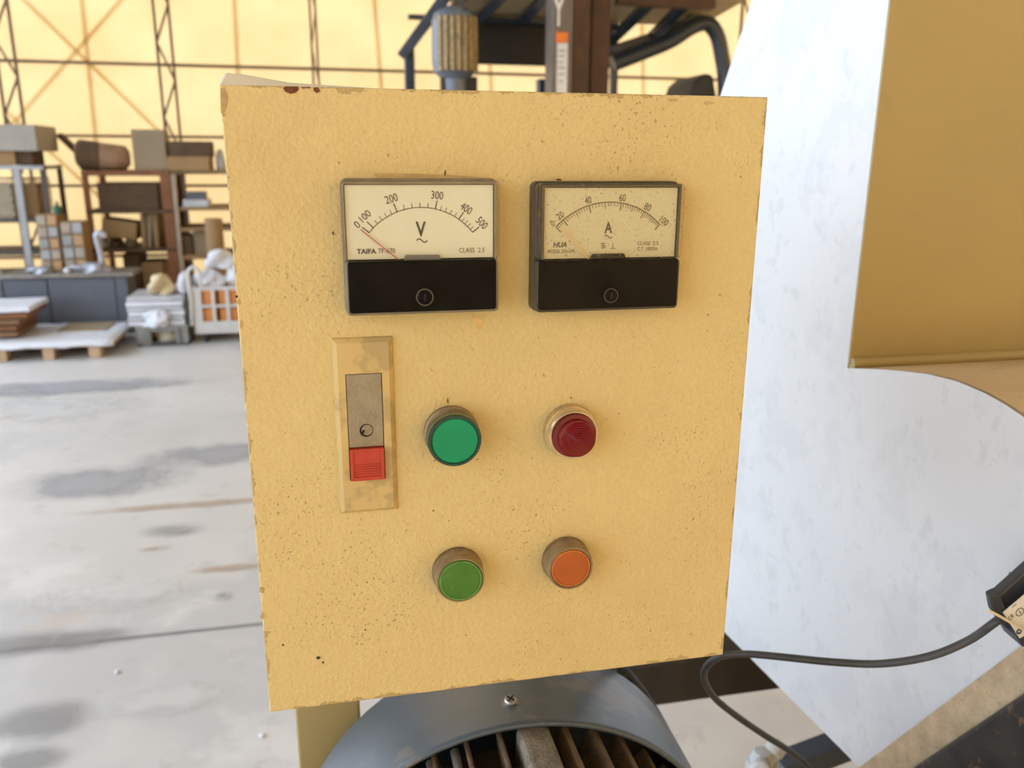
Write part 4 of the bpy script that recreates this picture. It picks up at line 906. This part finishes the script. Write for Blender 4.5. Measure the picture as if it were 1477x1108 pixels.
for i, (x, r) in enumerate(((147, 0.062), (168, 0.064), (189, 0.060))):
    c = PY(x, 350, YR + 0.2); tag(MB().blob(V((c.x, YR + 0.22, shz[2] + r * 0.44)), r * 0.92, r, r, 20 + i, 0.10).build('scrap_bag', ('filmgrey', 'carddark', 'card')[i]), ('grey film scrap under the tilted carton in the rack', 'dark paper scrap under the tilted carton in the rack', 'tan paper scrap beside the leaning boards in the rack')[i], 'scrap')
carton('brown carton at the bottom of the rust-red rack under the boards', 205, 378, 235, 396, YR + 0.06, 0.35, 'card2', z0=0.18)
carton('dark carton at the bottom left of the rust-red rack', 178, 366, 202, 396, YR + 0.06, 0.35, 'carddark', z0=0.18)
# in the right bay
carton('small slate-blue box on top of the grey bin in the low shelf bay', 268, 277, 295, 288, YR + 0.05, 0.2, 'slate2', z0=PY(300, 288, YR + 0.04).z, name='small_box')
pbx = pbox('parts_bin', 264, 288, 300, 299, YR + 0.04, 0.25, 'filmgrey', None, z0=PY(290, 299, YR).z); tag(pbx, 'pale grey parts bin on the upper shelf of the low bay', 'bin')
carton('dark carton on the lower shelf of the low bay', 257, 340, 277, 368, YR + 0.05, 0.3, 'carddark', z0=PY(290, 368, YR).z)
carton('grey-brown carton next to the dark carton in the low bay', 279, 334, 299, 368, YR + 0.08, 0.3, 'card', z0=PY(290, 368, YR).z)
# standing cardboard tube on the trolley pile
c = PY(312, 380, 7.0)
tb = thing('paper_roll', (c.x, 7.0, c.z - 0.2), 'brown paper roll standing upright behind the white trolley', 'roll')
rt_ = (PY(325, 350, 7.0).x - PY(299, 350, 7.0).x) / 2
MB().lathe([(rt_ * 0.3, 0), (rt_, 0.0), (rt_, PY(312, 316, 7.0).z), (rt_ * 0.35, PY(312, 316, 7.0).z), (rt_ * 0.35, PY(312, 316, 7.0).z - 0.03)], (c.x, 7.05, 0.0), V((0, 0, 1)), 28).build('roll', 'card2', tb)
MB().lathe([(rt_ * 0.33, PY(312, 316, 7.0).z - 0.03), (rt_ * 0.33, PY(312, 316, 7.0).z + 0.004), (rt_ * 0.2, PY(312, 316, 7.0).z + 0.004)], (c.x, 7.05, 0), V((0, 0, 1)), 20).build('core_tube', 'card', tb)

# grey rack at the far left
YG = 7.2
g1 = PY(22, 240, YG); g2 = PY(58, 245, YG); xg0 = g1.x - 0.75; zg = PY(30, 238, YG).z
gr = thing('wire_shelf_rack', (g1.x - 0.2, YG + 0.25, 0), 'light grey and dark metal rack with wire baskets beside the parts drawers', 'rack')
for xx, yy, m, wd in ((g1.x, YG, 'rackgrey', 0.05), (g2.x, YG + 0.05, 'rackdark', 0.04), (xg0, YG, 'rackgrey', 0.05), (xg0, YG + 0.5, 'rackdark', 0.04), (g2.x, YG + 0.5, 'rackdark', 0.035)):
    MB().box(xx - wd / 2, xx + wd / 2, yy, yy + 0.035, 0, zg).build('post', m, gr)
for zz in (zg, PY(30, 315, YG).z, PY(30, 362, YG).z, 0.45): MB().box(xg0, g2.x + 0.02, YG + 0.002, YG + 0.53, zz - 0.035, zz - 0.005).build('shelf', 'rackgrey' if zz == zg else 'rackdark', gr)
def basket(label, x0, x1, yt, m):
    a = PY(x0, 315, YG + 0.03).x; b = PY(x1, 315, YG + 0.03).x; z0 = PY(30, 315, YG).z - 0.0012; z1 = PY(30, yt, YG + 0.03).z
    rt = thing('wire_basket', ((a + b) / 2, YG + 0.25, z0), label, 'basket', 'wire baskets on the grey rack')
    for yy in (YG + 0.05, YG + 0.45):
        k = 0; n_ = 7
        for k in range(n_ + 1): MB().box(a + (b - a) * k / n_ - 0.004, a + (b - a) * k / n_ + 0.004, yy, yy + 0.006, z0, z1).build('wire', m, rt)
        for k in range(6): MB().box(a, b, yy, yy + 0.006, z0 + (z1 - z0) * k / 5 - 0.004, z0 + (z1 - z0) * k / 5 + 0.004).build('wire', m, rt)
    for xx in (a, b): 
        for k in range(6): MB().box(xx - 0.003, xx + 0.003, YG + 0.05, YG + 0.45, z0 + (z1 - z0) * k / 5 - 0.004, z0 + (z1 - z0) * k / 5 + 0.004).build('wire', m, rt)
    MB().box(a, b, YG + 0.05, YG + 0.45, z0, z0 + 0.006).build('tray', m, rt)
    MB().box(a + 0.02, b - 0.02, YG + 0.2, YG + 0.42, z0 + 0.006, z1 - 0.04).build('contents', 'card2' if m == 'card2' else 'mesh', rt)
basket('beige wire basket on the grey rack behind its light post', -30, 17, 258, 'mesh')
basket('brown wire basket on the grey rack between the light and dark posts', 26, 55, 258, 'card2')
carton('pale grey carton on top of the brown carton pile over the grey rack', -40, 180, 52, 217, YG - 0.02, 0.56, 'cardlight', z0=PY(47, 218, YG + 0.07).z)
carton('brown carton lying on the grey rack under the pale grey carton', -30, 218, 22, 238, YG + 0.05, 0.3, 'card2', z0=zg - 0.005)
carton('dark brown carton on the grey rack next to the brown one', 23, 218, 47, 238, YG + 0.07, 0.3, 'carddark', z0=zg - 0.005)
plank_x = PY(52, 198.5, YG - 0.02).x
tag(MB().bar(V((plank_x + 0.018, 7.755, PY(52, 186, YG).z - 0.03)), V((xr0 + 0.03, 7.755, zr_top + 0.016)), 0.11, 0.04).build('leaning_plank', 'carddark'), 'dark plank sloping from the pale grey carton down to the rust-red rack', 'plank')
tag(MB().lathe([(0.03, 0), (0.034, 0.01), (0.034, 0.09), (0.015, 0.12), (0.015, 0.14)], V((PY(38, 340, YG + 0.1).x, YG + 0.1, PY(30, 362, YG).z - 0.005)), V((0, 0, 1)), 16).build('bottle', 'bluep'), 'small blue plastic bottle on the lower shelf of the grey rack', 'bottle')

# workbench
YB = 6.85
wx0 = PY(8, 430, YB).x; wx1 = PY(186, 430, YB).x; wz = PY(100, 394, YB).z; wx0 -= 0.0
wk = thing('workbench', ((wx0 + wx1) / 2, YB + 0.35, 0), 'slate grey metal workbench with film scrap and drawers on its worn top', 'workbench')
MB().box(wx0, wx1, YB, YB + 0.31, 0.0, wz - 0.03).build('body', 'slate2', wk, bevel=0.004)
xs = PY(72, 430, YB).x
MB().box(wx0 + 0.004, xs - 0.006, YB - 0.014, YB, 0.03, wz - 0.04).build('door', 'slate', wk, bevel=0.004)
MB().box(xs + 0.006, PY(168, 430, YB).x, YB - 0.014, YB, 0.03, wz - 0.04).build('door', 'slate', wk, bevel=0.004)
MB().box(PY(169, 430, YB).x, wx1, YB - 0.010, YB, 0.0, wz - 0.035).build('side_post', 'slate', wk, bevel=0.003)
MB().box(wx0 - 0.005, wx1 + 0.06, YB - 0.05, YB + 0.33, wz - 0.03, wz).build('top', 'benchtop', wk, bevel=0.004)
tag(MB().blob(V((PY(136, 390, YB + 0.1).x, YB + 0.035, wz + 0.021)), 0.125, 0.05, 0.055, 7, 0.6).build('film_scrap', 'foil'), 'crumpled silvery film heap on the workbench top', 'film')
tag(MB().blob(V((PY(62, 390, YB + 0.1).x, YB + 0.03, wz + 0.016)), 0.08, 0.045, 0.04, 9, 0.35).build('film_scrap', 'foil'), 'small silvery film scrap on the workbench next to the drawers', 'film')
ps = [(150, 392), (148, 380), (144, 362), (140, 348), (139, 338), (146, 336), (152, 341)]
tag(MB().tube(spline([V((PY(a, b, YB + 0.045).x, YB + 0.045, max(wz + 0.004, PY(a, b, YB + 0.045).z))) for a, b in ps]), 0.022, 12).build('bent_tube', 'foil'), 'bent shiny tube standing in the film heap on the workbench', 'tube')
tag(MB().lathe([(0.012, 0), (0.02, 0.008), (0.024, 0.022), (0.018, 0.04), (0.006, 0.046)], V((PY(97, 388, YB).x, YB - 0.015, wz)), V((0, 0, 1)), 18).build('plastic_ball', 'film'), 'small round white plastic ball on the workbench top', 'ball')
M['tanplastic'] = mat('dull_orange_plastic', (0.46, 0.27, 0.12), 0.4)
# small-parts drawers on the bench
def drawers(label, x0, x1, y0, rows, yb0):
    a = PY(x0, 393, yb0).x; b = PY(x1, 393, yb0).x; z1 = PY(x0, y0, yb0).z
    rt = thing('drawer_cabinet', ((a + b) / 2, yb0 + 0.15, wz), label, 'drawers', 'parts drawers on the workbench')
    MB().box(a, b, yb0 + 0.01, yb0 + 0.2, wz, z1).build('case', 'card2', rt, bevel=0.003)
    cols = ('drawer', 'tanplastic', 'rackgrey', 'drawer', 'crate', 'tanplastic', 'drawer', 'rackgrey')
    for k in range(rows):
        zz0 = wz + (z1 - wz) * k / rows + 0.008; zz1 = wz + (z1 - wz) * (k + 1) / rows - 0.006; xm_ = (a + b) / 2
        for (u, v_) in ((a + 0.008, xm_ - 0.005), (xm_ + 0.005, b - 0.008)):
            MB().box(u, v_, yb0 - 0.015, yb0 + 0.012, zz0, zz1).build('drawer', cols[(k * 2 + (u > xm_ - 0.01)) % 8], rt, bevel=0.004)
drawers('tan parts drawer cabinet with grey and orange drawers under the green bottle', 62, 93, 310, 5, YB + 0.125)
drawers('lower smoky parts drawer cabinet standing next to the taller one on the workbench', 95, 128, 320, 4, YB + 0.125)
c = PY(84, 310, YB + 0.2)
tag(MB().lathe([(0.03, 0), (0.034, 0.01), (0.034, 0.05), (0.012, 0.075), (0.01, 0.10)], (c.x, YB + 0.2, PY(62, 310, YB + 0.125).z), V((0, 0, 1)), 16).build('bottle', 'green'), 'dark green bottle standing on the taller parts drawers', 'bottle')
# pale blue sack at the bench end
tag(MB().blob(V((wx0 - 0.10, YB + 0.12, 0.187)), 0.085, 0.16, 0.40, 5, 0.08).build('plastic_sack', 'lightblue'), 'pale blue plastic sack standing at the end of the workbench', 'sack')

# pallet with white sheet
pz = 0.13
pa = PZ(-60, 522, 0); pb = PZ(165, 514, 0); py0 = 5.95; py1 = 6.72
px0 = -2.75; px1 = -1.49
pal = thing('pallet', ((px0 + px1) / 2, 6.3, 0), 'wooden pallet covered by a white sheet in front of the workbench', 'pallet')
for xx in (px0, PZ(1, 518, 0).x, PZ(72, 516, 0).x - 0.02, PZ(137, 514, 0).x - 0.02):
    for k, yy in enumerate((py0, 6.29, py1 - 0.1)): MB().box(xx, xx + 0.075, yy, yy + 0.10, 0.0 if k != 9 else 0, 0.085).build('block', 'wood' if k == 0 else 'wooddark', pal, bevel=0.004)
for k in range(7):
    yy = py0 + (py1 - py0 - 0.09) * k / 6; MB().box(px0 - 0.02, px1, yy, yy + 0.085, 0.085, 0.107).build('board', 'wood', pal, bevel=0.003)
sh = MB(); n1, n2 = 16, 8; rnd = random.Random(5); vs_ = []; fs_ = []
for i in range(n1 + 1):
    for k in range(n2 + 1):
        x_ = px0 - 0.05 + (px1 + 0.06 - px0) * i / n1; y_ = py0 - 0.02 if k == 0 else py0 - 0.012 + (py1 + 0.012 - py0) * (k - 1) / (n2 - 1)
        z_ = 0.118 + rnd.uniform(0, 0.007); 
        if k == 0: z_ = 0.112 - rnd.uniform(0.01, 0.03)
        vs_.append((x_, y_, z_))
for i in range(n1):
    for k in range(n2): fs_.append((i * (n2 + 1) + k, (i + 1) * (n2 + 1) + k, (i + 1) * (n2 + 1) + k + 1, i * (n2 + 1) + k + 1))
sh.add(vs_, fs_, True); so_ = sh.build('white_sheet', 'film'); m_ = so_.modifiers.new('thickness', 'SOLIDIFY'); m_.thickness = 0.003
tag(so_, 'white plastic sheet spread over the wooden pallet', 'sheet')
tag(MB().box(PZ(60, 495, 0.12).x, PZ(85, 495, 0.12).x + 0.22, 6.35, 6.66, 0.124, 0.135).build('cardboard_sheet', 'card'), 'flat piece of cardboard lying on the white sheet', 'cardboard')
# stack of boards at the left edge, standing on blocks on the pallet sheet
bs = thing('board_stack', (-2.55, 6.2, 0.12), 'stack of brown boards with a white top board on the covered pallet', 'boards')
rx = PY(44, 460, 6.15).x
for k in range(5):
    z0_ = 0.127 + k * 0.045; xx = rx - (0.10, 0.10, 0.08, 0.02, 0.0)[k]
    MB().hexa([(-3.0, 6.10, z0_), (xx, 6.15, z0_ + 0.01), (xx, 6.6, z0_ + 0.01), (-3.0, 6.6, z0_), (-3.0, 6.10, z0_ + 0.035), (xx, 6.15, z0_ + 0.045), (xx, 6.6, z0_ + 0.045), (-3.0, 6.6, z0_ + 0.035)]).build('board', 'film' if k == 4 else ('wooddark', 'rackrust')[k % 2], bs, bevel=0.003)

# grey crate with a hand hole, wrapped stack and paper on it
YC = 6.30
cx0, cx1 = PZ(198, 501, 0).x, PZ(273, 496, 0).x; cz1 = PY(240, 469, YC).z
cr = thing('plastic_crate', ((cx0 + cx1) / 2, YC + 0.2, 0), 'grey plastic crate with an open hand hole standing next to the pallet', 'crate')
hx0, hx1 = PY(218, 485, YC).x, PY(254, 485, YC).x; hz0, hz1 = PY(236, 495, YC).z, PY(236, 478, YC).z
for nm, a0, a1, z0_, z1_ in (('wall', cx0, hx0, 0.0, cz1), ('wall', hx1, cx1, 0, cz1), ('wall', hx0, hx1, 0, hz0), ('wall', hx0, hx1, hz1, cz1)):
    MB().box(a0, a1, YC, YC + 0.02, z0_, z1_).build('front_wall', 'crate', cr)
for xx in (cx0 + 0.05, hx0 - 0.03, hx1 + 0.02, cx1 - 0.06): MB().box(xx, xx + 0.014, YC - 0.012, YC, 0.0, cz1).build('rib', 'crate', cr)
MB().box(cx0, cx0 + 0.02, YC + 0.02, YC + 0.4, 0, cz1).build('end_wall', 'crate', cr); MB().box(cx1 - 0.02, cx1, YC + 0.02, YC + 0.4, 0, cz1).build('end_wall', 'crate', cr)
MB().box(cx0, cx1, YC + 0.4, YC + 0.42, 0, cz1).build('back_wall', 'crate', cr); MB().box(cx0, cx1, YC, YC + 0.42, 0.0, 0.015).build('base', 'crate', cr)
MB().box(cx0 - 0.008, cx1 + 0.008, YC - 0.014, YC + 0.43, cz1 - 0.02, cz1).build('rim', 'crate', cr)
tag(MB().blob(V(((hx0 + hx1) / 2, YC + 0.16, 0.052)), 0.10, 0.09, 0.085, 12, 0.10).build('paper_filling', 'labelwhite'), 'crumpled pale paper inside the grey plastic crate', 'paper')
ws = thing('wrapped_stack', ((cx0 + cx1) / 2, YC + 0.2, cz1), 'stack of flat sheets wrapped in clear film on the grey plastic crate', 'stack')
zt_ = PY(240, 427, YC).z; nl = 6
for k in range(nl):
    z0_ = cz1 + (zt_ - cz1) * k / nl; z1_ = cz1 + (zt_ - cz1) * (k + 1) / nl; jx = random.uniform(-0.012, 0.012)
    MB().box(cx0 - 0.04 + jx, cx1 - 0.005 + jx, YC + 0.0 + jx, YC + 0.42, z0_, z1_ - 0.004).build('sheet_pack', ('film', 'filmgrey')[k % 2] if k < nl - 1 else 'filmgrey', ws, bevel=0.006)
tag(MB().blob(V((PY(226, 462, YC - 0.04).x, YC - 0.037, cz1 + 0.038)), 0.085, 0.030, 0.085, 15, 0.55).build('film_scrap', 'film'), 'white film scrap hanging at the foot of the wrapped stack', 'film')
tag(MB().blob(V((PY(225, 415, YC).x, YC + 0.2, zt_ + 0.043)), 0.085, 0.13, 0.10, 16, 0.28).build('paper_heap', 'tie'), 'crumpled cream paper heap on the wrapped stack', 'paper')
tag(MB().blob(V((PY(261, 420, YC).x, YC + 0.2, zt_ + 0.047)), 0.050, 0.11, 0.11, 17, 0.22).build('plastic_bag', 'film'), 'white plastic bag on the wrapped stack touching the trolley', 'bag')

# white trolley with orange crates behind its grid
YT = 6.35
tx0 = PY(279, 450, YT).x; tx1 = tx0 + 0.62; tz0 = PY(300, 476, YT).z; tz1 = PY(300, 414, YT).z
tr = thing('trolley', ((tx0 + tx1) / 2, YT + 0.25, 0), 'white grid-fronted trolley holding orange crates, half hidden by the cabinet', 'trolley')
MB().box(tx0, tx1, YT, YT + 0.5, tz0 - 0.03, tz0).build('deck', 'cart', tr, bevel=0.004)
xv = [PY(p, 450, YT).x for p in (279, 287, 291.5, 305, 310, 324, 328.5)] 
wv_ = [(tx0, PY(291, 440, YT).x), (PY(305.5, 440, YT).x, PY(310.5, 440, YT).x), (PY(326, 440, YT).x, PY(331, 440, YT).x), (PY(346, 440, YT).x, PY(351, 440, YT).x), (tx1 - 0.05, tx1)]
for a, b in wv_: MB().box(a, b, YT, YT + 0.015, tz0, tz1).build('grid_bar', 'cart', tr, bevel=0.002)
for a, b in ((476, 464), (444, 440), (419, 414)):
    MB().box(tx0, tx1, YT + 0.002, YT + 0.013, PY(300, a, YT).z, PY(300, b, YT).z).build('grid_bar', 'cart', tr, bevel=0.002)
for xx in (tx0, tx1 - 0.02): MB().box(xx, xx + 0.02, YT + 0.015, YT + 0.5, tz0, tz1).build('side_panel', 'cart', tr)
hp = [(277, 470), (275, 430), (271, 400), (272, 390), (279, 386), (287, 392), (290, 414)]
MB().tube(spline([PY(a, b, YT - 0.01) for a, b in hp]), 0.014, 10).build('handle', 'cart', tr)
for xx in (tx0 + 0.06, tx1 - 0.08):
    for yy in (YT + 0.05, YT + 0.42): 
        ca = MB().lathe([(0.02, 0), (0.05, 0), (0.05, 0.03), (0.02, 0.03)], (xx, yy, 0.05), V((1, 0, 0)), 20).build('caster', 'tyre', tr); MB().box(xx, xx + 0.03, yy - 0.01, yy + 0.02, 0.05, tz0 - 0.03).build('caster_fork', 'blackiron', ca)
zmid = (tz0 + tz1) / 2
for (a, b), lb in ((((tx0 + 0.04), tx0 + 0.17), 'a'), ((tx0 + 0.19, tx0 + 0.36), 'b'), ((tx0 + 0.38, tx0 + 0.57), 'c')):
    for z0_, z1_ in ((tz0, zmid - 0.005), (zmid, tz1 - 0.02)):
        tag(MB().box(a, b, YT + 0.03, YT + 0.4, z0_ + 0.001, z1_).build('orange_crate', 'cartor', None, bevel=0.006), '%s orange crate in the white trolley, %s' % (('lower', 'upper')[z0_ > tz0 + 0.001], {'a': 'beside its handle post', 'b': 'second from its handle post', 'c': 'third from its handle post'}[lb]), 'crate', 'orange crates in the trolley')
for i, (x, z_, r, yb_) in enumerate(((tx0 + 0.118, tz1 + 0.026, 0.092, YT + 0.14), (tx0 + 0.368, tz1 + 0.038, 0.122, YT + 0.18), (tx0 + 0.200, tz1 + 0.166, 0.098, YT + 0.22))):
    tag(MB().blob(V((x, yb_, z_)), r * 1.1, r, r, (30, 31, 41)[i], (0.3, 0.3, 0.2)[i]).build('plastic_bag', 'film'), ('small white plastic bag on the trolley by its handle', 'large white plastic bag heaped on the trolley next to the cabinet edge', 'white plastic bag on top of the other bags on the trolley')[i], 'bag')
# bits of white litter on the floor
for i, (x, y) in enumerate(((169, 969), (378, 1061))):
    tag(MB().blob(PZ(x, y, 0.004), 0.007, 0.007, 0.006, 50 + i, 0.3, 8, 6).build('litter', 'film'), ('tiny white crumb lying on the floor past the slab joint', 'tiny white crumb on the floor close to the tan post')[i], 'litter')
for o in bpy.data.objects:
    if '_loc' in o: del o['_loc']
